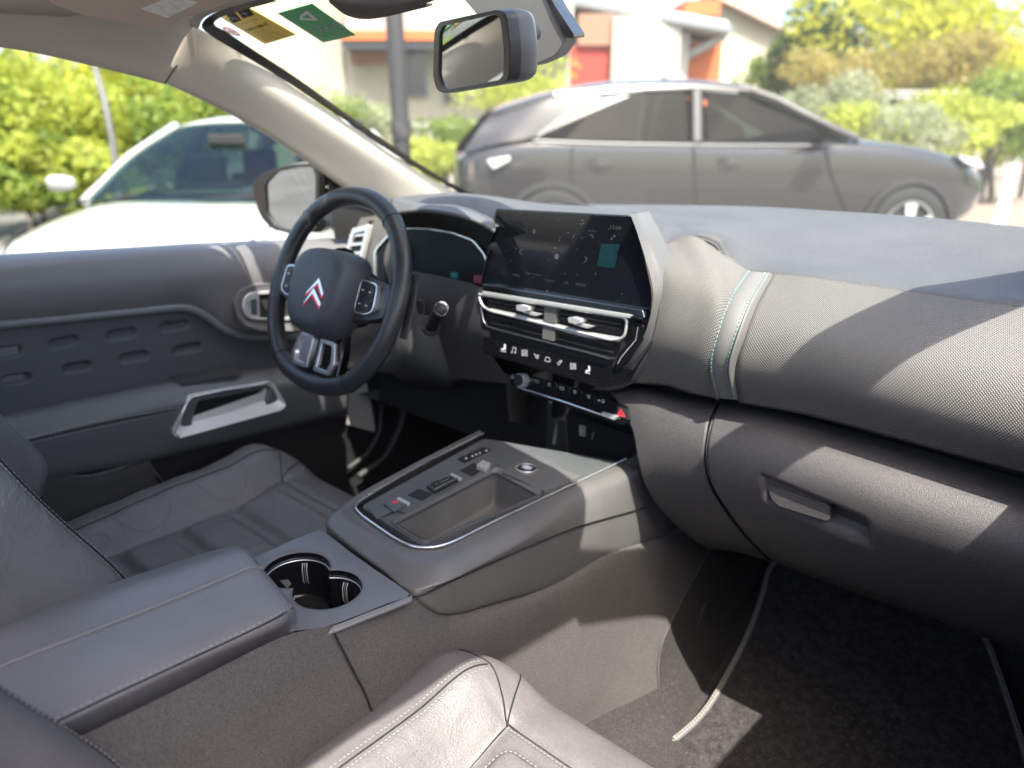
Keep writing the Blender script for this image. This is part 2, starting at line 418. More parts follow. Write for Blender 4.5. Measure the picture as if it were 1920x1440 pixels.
# closed passenger door with its window down: sill and lining, beside the camera
pdr = thing('passenger_door', 'closed passenger door lining and window sill beside the front seat', 'car door', (.8,-.2,.5))
patch('sill', [[(.755,.85,1.02),(.745,.4,1.035),(.74,0,1.045),(.74,-.5,1.055),(.745,-1.05,1.06)],[(.77,.85,1.04),(.765,.4,1.058),(.76,0,1.068),(.76,-.5,1.075),(.765,-1.05,1.08)],[(.83,.85,1.03),(.83,.4,1.048),(.83,0,1.058),(.83,-.5,1.065),(.83,-1.05,1.07)]], K['plastic'], pdr, n=3, m=3)
patch('lining', [[(.755,.85,1.02),(.745,.4,1.035),(.74,0,1.045),(.74,-.5,1.055),(.745,-1.05,1.06)],[(.77,.85,.8),(.765,.4,.8),(.765,0,.8),(.765,-.5,.8),(.77,-1.05,.8)],[(.79,.85,.25),(.79,.4,.25),(.79,0,.25),(.79,-.5,.25),(.79,-1.05,.25)]], K['plastic'], pdr, n=3, m=3)
patch('outer_skin', [[(.84,.85,1.03),(.84,-.5,1.06),(.84,-1.05,1.07)],[(.90,.85,.75),(.90,-.5,.75),(.90,-1.05,.75)],[(.88,.85,.2),(.88,-.5,.2),(.88,-1.05,.2)]], paint, pdr)
patch('corner_cover', [[(.75,.75,1.04),(.745,.5,1.05),(.745,.28,1.055)],[(.73,.70,1.08),(.725,.5,1.12),(.735,.30,1.09)],[(.715,.66,1.10),(.705,.48,1.19),(.72,.34,1.16)]], K['plastic'], pdr, th=.01)
# scuttle between windscreen and outside
patch('scuttle', [[(-.8,.80,1.0),(-.4,.95,1.01),(0,1.0,1.01),(.4,.95,1.01),(.8,.80,1.0)],[(-.8,1.1,.93),(-.4,1.2,.95),(0,1.25,.95),(.4,1.2,.95),(.8,1.1,.93)]], K['rubber'], body)
# red-brown door frame and dark seal beside the side glass, seen behind the wheel
sweep('door_frame', [P(*q, x=-.80) for q in ((612,300),(628,345),(645,400),(655,445))], .010, paint, body)
sweep('door_seal', [P(*q, x=-.745) for q in ((765,735),(752,800),(722,858),(672,893))], .008, mat('seal_rubber', (.05,.05,.05), .6), body)
sweep('door_seal', [P(*q, x=-.765) for q in ((715,760),(712,810),(690,850),(650,880))], .006, MATS['seal_rubber'], body)
patch('inner_sill', [[(-.775,1.0,.75),(-.775,.4,.75),(-.775,-.2,.75)],[(-.79,1.0,.45),(-.79,.4,.45),(-.79,-.2,.45)],[(-.74,1.0,.2),(-.74,.4,.2),(-.74,-.2,.2)]], K['blackp'], body)
patch('kick_sun_patch', [[P(*q, x=-.76) for q in ((652,716),(668,712),(686,712))], [P(*q, x=-.765) for q in ((652,768),(674,764),(696,760))], [P(*q, x=-.765) for q in ((650,795),(676,803),(704,810))]], mat('painted_sun_patch', (.42,.41,.37), .6), body)  # pale colour and outline stand in for a sun patch on the footwell trim

# headliner: side rail trim, roof lining
hl = thing('headliner', 'warm grey cloth roof lining above the driver side window', 'headliner', (-.5,-.4,1.4))
r0 = [P(*q, x=xx) for q, xx in (((-160,62),-.63),((-60,80),-.63),((60,98),-.63),((170,122),-.63),((260,144),-.625),((311,157),-.62))]
r0b = [v+Vector((-.03,0,.012)) for v in r0]
r1 = [P(*q, x=xx) for q, xx in (((-160,30),-.61),((-60,48),-.61),((60,62),-.61),((170,82),-.61),((260,105),-.605),((322,118),-.60))]
r2 = [P(*q, x=xx) for q, xx in (((-160,-40),-.57),((-60,-30),-.57),((80,-12),-.565),((190,20),-.565),((290,50),-.56),((345,72),-.575))]
r3 = [P(*q, x=xx) for q, xx in (((-160,-120),-.50),((-60,-120),-.49),((80,-100),-.48),((210,-60),-.50),((310,10),-.53),((372,40),-.57))]
patch('side_trim', [r0b, r0, r1, r2, r3], K['liner'], hl, n=4, m=6)
patch('roof_lining', [[(-.60,-1.0,1.40),(-.59,-.5,1.405),(-.585,-.2,1.41)],[(-.47,-1.0,1.475),(-.47,-.5,1.475),(-.47,-.12,1.445)],[(-.2,-1.0,1.49),(-.2,-.5,1.49),(-.2,-.06,1.462)],[(.2,-1.0,1.49),(.2,-.5,1.49),(.2,-.05,1.462)],[(.47,-1.0,1.475),(.47,-.5,1.475),(.47,-.1,1.44)],[(.57,-1.0,1.46),(.57,-.5,1.46),(.575,-.2,1.42)]], K['liner'], hl, n=4, m=5, th=.02)
sweep('joint_line', [P(*q, x=-.602) for q in ((309,157),(330,125),(352,88),(366,62))], .0011, K['dark'], hl)

# driver's A-pillar trim
ap = thing('windscreen_pillar', 'beige trim of the driver side windscreen pillar', 'pillar trim', (-.65,.2,1.2))
p0 = [P(*q, x=xx) for q, xx in (((285,150),-.625),((311,157),-.622),((400,197),-.65),((500,252),-.68),((600,318),-.705),((690,385),-.735),((745,430),-.75))]
p0b = [v+Vector((-.035,.01,.004)) for v in p0]
p1 = [P(*q, x=xx) for q, xx in (((290,132),-.618),((315,148),-.612),((410,182),-.635),((512,236),-.662),((616,302),-.688),((708,368),-.715),((765,408),-.73))]
p2 = [P(*q, x=xx) for q, xx in (((312,70),-.60),((345,92),-.59),((440,140),-.61),((548,197),-.635),((660,268),-.66),((760,335),-.69),((828,385),-.71))]
p3 = [P(*q, x=xx) for q, xx in (((340,22),-.575),((368,50),-.572),((448,97),-.602),((545,160),-.637),((652,232),-.667),((762,307),-.692),((852,360),-.707))]
patch('pillar_cover', [p0b, p0, p1, p2, p3], K['pillar'], ap, n=5, m=6)

patch('header_trim', [[P(*q, x=xx) for q, xx in (((372,54),-.562),((384,33),-.535),((425,16),-.462),((500,-4),-.36),((620,-25),-.2))], [P(*q, x=xx) for q, xx in (((345,45),-.575),((358,12),-.54),((400,-12),-.47),((480,-34),-.37),((600,-60),-.2))]], K['liner'], hl, n=2, m=5, th=.004)
# sun visor folded up against the lining
sv = thing('sun_visor', 'beige sun visor folded up at the top left corner', 'sun visor', (-.5,-.3,1.42))
vf = Fr(P(230,20,z=1.40), (1,0,0), (0.15,-.25,-1))
plate('visor_panel', vf, [(60,-60),(95,8),(150,28),(285,54),(300,56),(325,46),(480,-12),(440,-60)], -.014, 0, mat('visor_cloth', (.66,.54,.46), .85, bump=.3, bscale=900, spec=.1), sv, r=.012, b=.005)
plate('label', vf, [(264,17),(318,-4),(372,5),(314,34)], 0, .0006, mat('visor_label', (.85,.85,.82), .6, var=.15, vscale=90), sv)
# overhead console between the visors
oc = thing('overhead_console', 'dark fabric covered overhead console behind the mirror', 'overhead console', (-.2,0,1.45))
patch('console_shell', [[P(*q, y=-.02) for q in ((622,-30),(700,-45),(800,-40),(900,-30))], [P(*q, y=-.05) for q in ((622,0),(655,18),(705,24),(800,6))], [P(*q, y=.0) for q in ((618,-4),(660,25),(712,27),(810,4))]], mat('console_fabric', (.12,.115,.11), .9, bump=.5), oc, n=4, m=6, th=.004)

# camera and rain sensor housing behind the mirror
sh = thing('sensor_housing', 'grey plastic sensor housing on the windscreen above the mirror', 'sensor housing', (0,.15,1.4))
hf = Fr(P(1000,60,y=.12), (1,0.05,0), (.35,-.9,-.1))
HP = dict(mt=mat('housing_plastic', (.12,.12,.12), .45, bump=.3, bscale=900), parent=sh)
plate('housing_shell', hf, [(820,-60),(1012,-60),(1022,-8),(1060,62),(1061,76),(1040,106),(1000,124),(982,127),(950,118),(905,40)], -.06, 0, mat('housing_plastic', (.11,.108,.105), .45, bump=.3, bscale=900), sh, r=.008, b=.012)
plate('camera_window', hf, [(1016,-30),(1028,-14),(1040,10),(1076,64),(1076,72),(1062,70),(1036,20)], -.05, .004, mat('camera_glass', (.01,.01,.012), .25), sh, r=.002, b=.001)
a_ = [P(*q, y=.20) for q in ((800,-60),(880,10),(930,70),(985,125),(1040,108))]
b_ = [P(*q, y=.10) for q in ((830,-70),(930,0),(985,35),(1012,95),(1062,68))]
c_ = [P(*q, y=.14) for q in ((980,-70),(1000,-30),(1020,0),(1030,40),(1068,65))]
sweep('arm', [P(1000,60,y=.08), P(965,85,y=.03)], .012, K['blackp'], sh)

# interior mirror
mr = thing('rear_view_mirror', 'black framed interior mirror hanging from the windscreen', 'mirror', P(885,90,y=-.02))
mf = Fr(P(880,92,x=-.03), (.92,-.38,0), (-.385,-.918,-.095))
go = [(824,62),(832,48),(925,27),(938,33),(945,90),(944,140),(936,150),(840,167),(828,162),(822,140)]
def scl(pts, k, kx=None):
    cx = sum(p_[0] for p_ in pts)/len(pts); cy = sum(p_[1] for p_ in pts)/len(pts)
    return [(cx+(x_-cx)*(kx or k), cy+(y_-cy)*k) for x_, y_ in pts]
plate('mirror_glass', mf, go, 0, .001, K['mirror'], mr, r=.006)
frame_ring('mirror_frame', mf, scl(go, 1.13, 1.18), go, -.012, .004, mat('mirror_black', (.035,.036,.038), .35), mr, r=.010, ri=.006, b=.0015)
g2 = [Vector((*mf.p(*q, 0), 0)) for q in scl(go, 1.12, 1.17)]; g2 = fillet(g2, .01)
cc = sum(g2, Vector((0,0,0)))/len(g2)
ls = []
for k_, h_ in ((1,-.004),(1.02,-.014),(1.0,-.03),(.93,-.042),(.75,-.05),(.4,-.053),(0.02,-.054)):
    ls.append([mf.w(cc.x+(v.x-cc.x)*k_, cc.y+(v.y-cc.y)*k_, h_) for v in g2])
patch('mirror_housing', ls, mat('mirror_shell', (.10,.105,.11), .4, bump=.3, bscale=900), mr, n=3, m=1, closed=True)
lathe('sensor_dot', mf.mat(*mf.p(870,64), .002), [(0,.0004),(.0025,.0004),(.0028,0)], K['dark'], mr, seg=10)

# stickers inside the windscreen
wn = (Vector((0,.55,-1))).normalized()
sf = Fr(P(600,44,y=-.01), (1,0,0), (0,-.42,-.9))
green = mat('sticker_green', (.015,.40,.12), .5); yel = mat('sticker_yellow', (.85,.58,.03), .5)
st = thing('inspection_sticker', 'green parallelogram inspection sticker on the windscreen', 'sticker', P(595,45,y=.04))
plate('sticker_film', sf, [(520,25),(585,7),(668,66),(606,80)], -.0006, 0, green, st)
plate('triangle_mark', sf, [(562,30),(575,20),(597,38),(562,37)], 0, .0004, K['white'], st)
plate('triangle_hole', sf, [(568,32),(576,27),(586,35),(568,34)], .0004, .0006, green, st)
def along(fr, a, b):
    (x0, y0), (x1, y1) = fr.p(*a), fr.p(*b); return math.atan2(y1-y0, x1-x0), math.hypot(x1-x0, y1-y0)
def ptext(name, s, fr, a, b, hgt, mt, par, mirror=False, h=.0004, bold=0):
    """lettering running from pixel a to pixel b on frame fr"""
    (x0, y0), (x1, y1) = fr.p(*a), fr.p(*b); L = math.hypot(x1-x0, y1-y0); rot = math.atan2(y1-y0, x1-x0)
    if mirror: rot = math.atan2(y0-y1, x0-x1)+math.pi
    o = text(name, s, fr, 0, 0, 0, 1, mt, None, mirror)
    X = [v.co for v in o.data.vertices]; q = [fr.O*0+v for v in X]
    xs = [v.dot(fr.X) for v in q]; ys = [v.dot(fr.Y) for v in q]
    cx, cy = (min(xs)+max(xs))/2, (min(ys)+max(ys))/2; k = L/(max(xs)-min(xs)); ky = hgt/(max(ys)-min(ys)) if hgt else k
    c_, s_ = math.cos(rot), math.sin(rot)
    V_ = []
    for i, v in enumerate(q):
        a_, b_ = (xs[i]-cx)*k, (ys[i]-cy)*ky; u_, v_ = (x0+x1)/2+a_*c_-b_*s_, (y0+y1)/2+a_*s_+b_*c_
        V_.append(fr.w(u_, v_, h))
    F_ = [tuple(p_.vertices) for p_ in o.data.polygons]
    bpy.data.objects.remove(o)
    return mesh(name, V_, F_, mt, par, smooth=False)
ptext('lettering', 'DEKRA', sf, (583,60), (640,44), .017, K['white'], st, True, bold=.01)
ptext('lettering', 'Inspection OK', sf, (600,72), (651,58), .008, K['white'], st, True)
ys_ = thing('parking_sticker', 'yellow parallelogram parking card with dark pictograms on the windscreen', 'sticker', P(485,45,y=.02))
plate('sticker_film', sf, [(412,32),(463,12),(556,65),(497,83)], -.0006, 0, yel, ys_)
plate('pictogram_tile', sf, [(442,18),(462,12),(476,28),(456,35)], 0, .0004, K['dark'], ys_)
plate('pictogram_tile', sf, [(424,28),(438,22),(453,38),(437,44)], 0, .0004, K['dark'], ys_)
ptext('pictogram', 'X', sf, (452,22), (466,27), .012, K['white'], ys_, h=.0008)
ptext('pictogram', 'oo', sf, (430,33), (446,34), .008, K['white'], ys_, h=.0008)
ptext('lettering', '72-800-13465', sf, (462,57), (503,44), .007, K['dark'], ys_, True)
for k_ in range(5):
    ptext('lettering', 'aon luvo il nonit mor' if k_ % 2 else 'dor onnu lilom van tenu', sf, (475+k_*5.5,61+k_*3.6), (508+k_*7.5,52+k_*3.6), .0028, K['dark'], ys_, True)
ptext('lettering', 'olum rin tovan mou', sf, (451,45), (482,35), .003, K['dark'], ys_, True)
rs = thing('round_sticker', 'small round red and white sticker below the yellow parking card', 'sticker', P(434,59,y=.02))
u_, v_ = sf.p(434,59)
lathe('disc', sf.mat(u_, v_, 0), [(0,0),(.0155,0)], K['white'], rs)
redp = mat('sticker_red', (.55,.05,.07), .5)
lathe('red_ring', sf.mat(u_, v_, .0003), [(.011,0),(.0155,0)], redp, rs)
plate('red_bar', sf, [(u_-.0105,v_-.001),(u_+.0105,v_-.001),(u_+.0105,v_+.001),(u_-.0105,v_+.001)], .0003, .0005, redp, rs, local=True)
plate('red_mark', sf, [(u_-.003,v_-.007),(u_+.003,v_-.007),(u_+.002,v_+.007),(u_-.002,v_+.007)], .0003, .0006, redp, rs, local=True)

# ================================================================== DASHBOARD
db = thing('dashboard', 'grey dashboard with woven fabric front and turquoise stitched strap', 'dashboard', (0,.3,.9))
# ridge where the soft top meets the fabric
ridge = [P(*q, y=yy) for q, yy in (((1190,418),.205),((1222,464),.22),((1262,452),.262),((1300,446),.27),((1338,457),.276),((1354,479),.28),((1372,500),.282),((1405,511),.285),((1450,516),.285),((1520,524),.285),((1660,545),.285),((1800,565),.283),((1930,582),.28),((2010,595),.275),((2200,622),.27))]
off = lambda L, d: [v+Vector(d) for v in L]
back1 = [P(*q, y=.42) for q in ((1180,398),(1215,402),(1262,425),(1300,425),(1345,432),(1385,445),(1420,462),(1460,476),(1500,480),(1560,487),(1690,503),(1820,518),(1930,535),(2010,545),(2200,570))]
back2 = [P(*q, y=.58) for q in ((1130,388),(1180,392),(1235,400),(1280,404),(1330,408),(1380,413),(1430,420),(1480,425),(1530,430),(1600,438),(1720,450),(1830,464),(1930,480),(2010,490),(2200,515))]
far = [P(*q, y=yy) for q, yy in (((1060,383),.76),((1130,384),.76),((1190,384),.77),((1250,384),.78),((1310,385),.78),((1370,386),.77),((1430,388),.77),((1490,391),.76),((1550,395),.75),((1620,399),.74),((1730,407),.72),((1830,416),.70),((1930,427),.68),((2010,437),.66),((2200,462),.62))]
far2 = off(far, (0,.05,-.03))
lip = [v+Vector((0,-.004,-.004)) for v in ridge]
patch('soft_top', [lip, ridge, off(ridge, (0,.02,.007)), back1, back2, far, far2], K['softtop'], db, n=5, m=6)
# soft top behind screen and over the cluster
t0 = [P(*q, y=yy) for q, yy in (((740,372),.16),((790,388),.135),((840,392),.135),((885,404),.145),((925,425),.155),((960,420),.19),((1100,420),.22),((1190,425),.235))]
t1 = [P(*q, y=yy) for q, yy in (((742,376),.24),((795,368),.24),((850,365),.24),((905,370),.25),((960,380),.30),((1010,388),.34),((1100,392),.40),((1180,398),.42))]
t2 = [P(*q, y=yy) for q, yy in (((752,372),.45),((800,367),.45),((855,364),.45),((915,368),.48),((970,375),.55),((1020,382),.6),((1080,386),.6),((1130,388),.60))]
t3 = [v+Vector((-.06,.28,-.055)) for v in t2]
patch('driver_hood', [t0, t1, t2, t3], K['softtop'], db, n=6, m=6)
hl0 = [P(*q, y=yy) for q, yy in (((735,405),.12),((760,402),.115),((800,399),.11),((850,406),.11),((895,420),.12),((926,438),.13))]
hlt = [P(*q, y=yy) for q, yy in (((738,375),.16),((770,382),.14),((805,389),.135),((850,394),.135),((890,406),.145),((926,425),.155))]
hl1 = [P(*q, y=yy) for q, yy in (((735,425),.19),((760,428),.19),((800,428),.19),((850,436),.19),((888,450),.19),((912,470),.19))]
patch('hood_edge', [hlt, hl0], mat('hood_leather', (.10,.10,.105), .5, bump=.4, bscale=700), db, n=5, m=6, th=.006)
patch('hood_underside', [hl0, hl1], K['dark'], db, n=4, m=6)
for k_, t_ in ((0,.28),(1,.42)):
    stitches('stitching', curve([a.lerp(b, t_)+Vector((0,-.003,.003)) for a, b in zip(hlt, hl0)], 8), K['thread'], db, .0035, .002, .0005)
# woven fabric faces: centre part and passenger part around a strap
cols = [ # (ridge px,py,y) (upper) (middle bulge) (lower) (bottom)
 [(1222,468,.20),(1234,510,.175),(1240,560,.165),(1222,640,.165),(1175,712,.19)],
 [(1240,461,.235),(1256,508,.18),(1262,570,.165),(1245,645,.165),(1200,716,.195)],
 [(1262,453,.260),(1296,518,.19),(1305,590,.17),(1285,660,.17),(1250,720,.2)],
 [(1302,447,.268),(1338,535,.195),(1342,610,.17),(1322,680,.17),(1300,735,.205)],
 [(1354,480,.278),(1366,555,.208),(1352,620,.179),(1338,690,.179),(1334,742,.212)],
 [(1405,512,.285),(1375,565,.215),(1355,625,.18),(1343,690,.178),(1350,748,.212)]]
fl = [[P(c[i][0], c[i][1], y=c[i][2]) for c in cols] for i in range(5)]
patch('fabric_panel', fl, K['fabric'], db, n=10, m=10, th=.004)
yb = (.285,.215,.18,.178,.212)
Ls = [(1407,512),(1372,565),(1350,625),(1337,690),(1350,748)]
Rs = [(1452,517),(1420,575),(1397,635),(1380,695),(1388,752)]
cmid = lambda L, t: [P(L[i][0], L[i][1], y=yb[i]) for i in range(5)]
Lw, Rw = cmid(Ls, 0), cmid(Rs, 0)
f2 = []
for i, yy in enumerate(yb):
    z0, z1 = Rw[i].z, Rw[i].z
    row = [Rw[i]]
    for px_, dy_ in ((1520,0),(1660,0),(1800,0),(1930,0),(2020,0),(2200,0)):
        py_ = {0:{1520:524,1660:545,1800:565,1930:582,2020:596,2200:622},1:{1520:590,1660:615,1800:640,1930:664,2020:680,2200:717},2:{1520:645,1660:680,1800:712,1930:742,2020:762,2200:810},3:{1520:712,1660:752,1800:792,1930:830,2020:855,2200:915},4:{1520:776,1660:812,1800:850,1930:884,2020:908,2200:968}}[i][px_]
        row.append(P(px_, py_, y=yy))
    f2.append(row)
patch('fabric_panel', f2, K['fabric'], db, n=10, m=10, th=.004)
patch('gap_back', [[(x_, y_, z_) for x_ in (-.02,.3,.6,.8)] for y_, z_ in ((.225,.895),(.262,.875),(.262,.84),(.24,.80))], K['dark'], db, lin=True)
sweep('top_seam', curve([v+Vector((0,-.002,-.001)) for v in ridge[2:]], 6), .0014, K['dark'], db, seg=6)
# strap
def side(L1, L2, t): return [a.lerp(b, t) for a, b in zip(L1, L2)]
nrm = Vector((0,-.0085,.0035))
strap = thing('trim_strap', None, None) if False else None
so_ = patch('trim_strap', [[v+nrm*k_ for v in side(Lw, Rw, t_)] for t_, k_ in ((-.03,0),(.0,1),(.25,1.5),(.5,1.6),(.78,1.4),(.86,1.2),(.9,2.0),(.96,2.2),(1.0,1.2),(1.03,0))], K['strap'], db, n=2, m=8)
stitches('stitching', curve([v+nrm*1.7 for v in side(Lw, Rw, .13)], 10), K['bluethread'], so_, .0042, .0024, .0006)
stitches('stitching', curve([v+nrm*1.8 for v in side(Lw, Rw, .80)], 10), K['bluethread'], so_, .0042, .0024, .0006)
sweep('edge_piping', curve([v+nrm*1.1 for v in side(Lw, Rw, .02)], 8), .0016, K['strap'], so_, seg=6)
# raised lettering on the soft top, right edge
af = Fr(P(1890,556,y=.30), (1,0,0), (0,-.25,1))
ptext('lettering', 'AIRBAG', af, (1872,553), (1945,566), .008, mat('embossed_grey', (.16,.17,.185), .6), db, h=.0015)
# bezel band between screen unit and fabric
bo = [P(*q, y=yy) for q, yy in (((1190,401),.165),((1206,440),.165),((1233,520),.16),((1233,575),.158),((1215,640),.158),((1180,700),.165),((1150,722),.17),((1118,722),.172))]
bi = [P(*q, y=yy) for q, yy in (((1180,398),.150),((1196,440),.155),((1222,530),.15),((1222,580),.148),((1202,640),.148),((1160,695),.155),((1130,712),.16),((1100,715),.16))]
bb = [P(*q, y=yy) for q, yy in (((1196,400),.20),((1222,450),.178),((1246,520),.17),((1246,580),.168),((1228,645),.168),((1190,712),.18),((1150,732),.19),((1108,732),.2))]
patch('bezel_band', [bi, bo, bb, off(bb, (0,.03,0))], K['consolep'], db, n=4, m=6)

# lower dash: glove box and side panel
gy = [(.275,),(.19,),(.168,),(.172,),(.205,),(.27,),(.33,)]
def grow(y_, pts): return [P(px_, py_, y=y_) for px_, py_ in pts]
# rows of the glove box door (left edge follows the groove)
G_ = [ (.262, [(1356,753),(1440,768),(1560,800),(1700,838),(1850,880),(2020,928),(2200,985)]),
       (.205, [(1342,782),(1440,802),(1560,838),(1700,882),(1850,930),(2020,985),(2200,1045)]),
       (.178, [(1332,820),(1440,846),(1560,882),(1700,930),(1850,982),(2020,1040),(2200,1103)]),
       (.170, [(1330,868),(1440,893),(1560,928),(1700,975),(1850,1030),(2020,1090),(2200,1155)]),
       (.180, [(1345,918),(1440,940),(1570,985),(1710,1030),(1850,1080),(2020,1140),(2200,1205)]),
       (.215, [(1392,985),(1470,1005),(1600,1052),(1740,1100),(1870,1145),(2020,1195),(2200,1258)]),
       (.262, [(1430,1028),(1500,1055),(1620,1098),(1750,1143),(1880,1188),(2020,1236),(2200,1298)]),
       (.320, [(1452,1048),(1520,1075),(1640,1118),(1770,1163),(1890,1205),(2020,1250),(2200,1312)]) ]
def sdbox(px_, py_, cx, cy, hw, hh, sl, r=10, sk=0):
    """rounded box distance in a sheared frame: sl = slope of the long edges"""
    x_ = px_-cx; y_ = py_-cy-sl*x_; x_ -= sk*y_
    dx, dy = abs(x_)-hw+r, abs(y_)-hh+r
    return math.hypot(max(dx, 0), max(dy, 0))+min(max(dx, dy), 0)-r
def smooth(a, b, t):
    t = max(0, min(1, (t-a)/(b-a))); return t*t*(3-2*t)
def gdisp(px_, py_, p_):
    d = sdbox(px_, py_, 1533, 955, 102, 26, .43, 10, .22)
    e = .0
    e -= .022*(1-smooth(-9, 2, d)) if px_+.2*(py_-955) > 1552 else .0075*(1-smooth(-6, 2, d))
    return e
gb = patch('glove_box', [grow(y_, pts) for y_, pts in G_], K['plastic'], db, n=14, m=26, disp=gdisp)
gf = Fr(P(1500,940,y=.172), (1,0,0), (0,-1,.05))
plate('handle', gf, [(1437,912),(1443,911),(1548,944),(1556,950),(1556,974),(1550,978),(1460,950),(1446,936)], -.012, -.001, K['plastic'], gb, r=.003, b=.0012)
solid(gb, .004)
S_ = [ (.270, [(1120,728),(1190,722),(1240,732),(1295,742),(1349,752)]),
       (.208, [(1150,742),(1200,742),(1245,755),(1290,768),(1334,780)]),
       (.182, [(1186,800),(1210,795),(1245,802),(1285,810),(1325,820)]),
       (.175, [(1199,860),(1220,855),(1250,858),(1285,863),(1323,868)]),
       (.187, [(1212,905),(1235,905),(1265,908),(1300,914),(1338,920)]),
       (.225, [(1240,950),(1265,960),(1300,970),(1340,978),(1385,988)]),
       (.270, [(1290,998),(1310,1006),(1345,1014),(1385,1020),(1424,1030)]),
       (.330, [(1325,1024),(1345,1026),(1375,1030),(1410,1038),(1446,1050)]) ]
patch('side_panel', [grow(y_, pts) for y_, pts in S_], K['plastic'], db, n=8, m=8, th=.004)
sweep('panel_joint', curve([P(*q, y=yy) for q, yy in (((1190,722),.262),((1215,745),.204),((1232,800),.18),((1240,858),.173),((1222,890),.176),((1205,893),.178))], 6), .0007, K['dark'], db)
sweep('panel_edge', curve([P(*q, y=yy-.001) for q, yy in (((1352,753),.27),((1337,785),.202),((1328,822),.178),((1326,868),.170),((1342,918),.18),((1388,986),.217),((1427,1029),.264),((1449,1049),.322))], 6), .0016, K['plastic'], db)
patch('groove_back', [[P(*q, y=yy+.006) for q in pts] for pts, yy in ((((1340,745),(1370,750)),.27),(((1320,820),(1345,825)),.19),(((1318,868),(1345,868)),.182),(((1330,918),(1360,918)),.195),(((1380,988),(1410,988)),.235),(((1440,1048),(1465,1050)),.335))], K['dark'], db, n=4, m=1)
# trim under the dash, and the dark behind it
patch('end_cover', [[(.79,.2,1.06),(.79,.9,1.04)],[(.79,.17,.9),(.79,.9,.9)],[(.79,.2,.6),(.79,.9,.6)]], K['plastic'], db)
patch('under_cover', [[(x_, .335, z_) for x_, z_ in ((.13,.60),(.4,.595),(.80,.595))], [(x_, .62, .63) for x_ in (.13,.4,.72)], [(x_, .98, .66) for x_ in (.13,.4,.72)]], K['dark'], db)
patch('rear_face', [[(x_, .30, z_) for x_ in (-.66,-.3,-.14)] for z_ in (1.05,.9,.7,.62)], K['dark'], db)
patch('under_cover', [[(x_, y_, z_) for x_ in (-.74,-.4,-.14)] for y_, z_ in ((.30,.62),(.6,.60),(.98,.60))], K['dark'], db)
# driver side lower dash
patch('knee_panel', [[P(*q, y=yy) for q, yy in r] for r in (
   [((640,520),.26),((735,505),.2),((860,525),.16),((905,540),.15)],
   [((640,600),.22),((735,600),.18),((860,620),.16),((910,640),.15)],
   [((650,690),.24),((735,700),.22),((860,710),.2),((960,720),.19)])], K['plastic'], db, n=5, m=6)
# driver side end of the dash with its air vent
patch('end_panel', [[P(*q, y=yy) for q, yy in r] for r in (
   [((640,440),.34),((668,412),.34),((700,405),.32),((745,395),.26)],
   [((640,490),.30),((672,480),.26),((705,470),.22),((745,450),.19)],
   [((645,540),.28),((680,540),.24),((712,540),.2),((750,520),.18)])], K['fabric'], db, n=5, m=6)
vfm = Fr(P(668,455,y=.235), (1,.35,0), (-.1,-1,.25))
vo = [(660,428),(692,420),(676,492),(640,494)]
ev = frame_ring('side_air_vent', vfm, vo, scl(vo, .68), -.004, .006, K['silver'], db, r=.006, ri=.004, b=.001)
plate('vent_cavity', vfm, scl(vo, .8), -.003, -.001, K['dark'], ev)
for k_ in range(3):
    y_ = 440+k_*17; plate('slat', vfm, [(655-k_*3,y_),(682-k_*3,y_-3),(682-k_*3,y_+2),(655-k_*3,y_+5)], 0, .003, K['silver'], ev)
plate('vent_foot', vfm, [(640,498),(672,494),(668,510),(650,512)], -.003, .008, K['blackp'], db, r=.003, b=.001)
# driver side top corner triangle
patch('corner_cover', [[P(*q, x=-.745) for q in ((612,318),(650,352),(700,388),(748,418))], [P(*q, x=-.735) for q in ((622,400),(660,405),(700,412),(745,422))], [P(*q, x=-.735) for q in ((628,448),(660,446),(700,440),(745,430))]], K['blackp'], db, n=4, m=4)

# ================================================================== INSTRUMENT CLUSTER
ic = thing('instrument_cluster', 'dark digital instrument display with thin chrome arc behind the wheel', 'instrument display', P(850,500,y=.2))
icf = Fr(P(850,500,y=.20), (1,.0,0), (0,-1,.2))
out = [(700,470),(730,436),(760,427),(800,428),(850,436),(887,450),(910,478),(917,520),(905,600),(880,580),(845,566),(700,566)]
plate('display', icf, out, -.004, 0, mat('cluster_glass', (.008,.009,.012), .35, spec=.15), ic, r=.01)
frame_ring('chrome_surround', icf, out, scl(out, .972, .975), -.002, .004, K['chrome'], ic, r=.01)
sweep('lower_trim', [icf.w(*icf.p(*q), .004) for q in ((838,562),(862,566),(885,575),(898,586),(905,600))], .0013, K['chrome'], ic)
plate('red_tile', icf, [(888,515),(903,517),(903,532),(888,530)], 0, .0004, mat('display_red', (.05,.006,.012), .4, emit=.3), ic)
plate('green_tile', icf, [(845,510),(858,511),(858,522),(845,521)], 0, .0004, mat('display_green', (.0,.02,.02), .4, emit=.5), ic)
plate('switch_panel', icf, [(848,570),(880,580),(896,594),(896,606),(850,600)], -.002, .003, K['blackp'], ic, b=.001)
ptext('lettering', 'MENU', icf, (861,576), (874,580), .0025, K['white'], ic, h=.0035)
plate('shelf', icf, [(820,560),(862,572),(905,605),(905,660),(830,600)], -.02, -.006, K['plastic'], ic, b=.002)

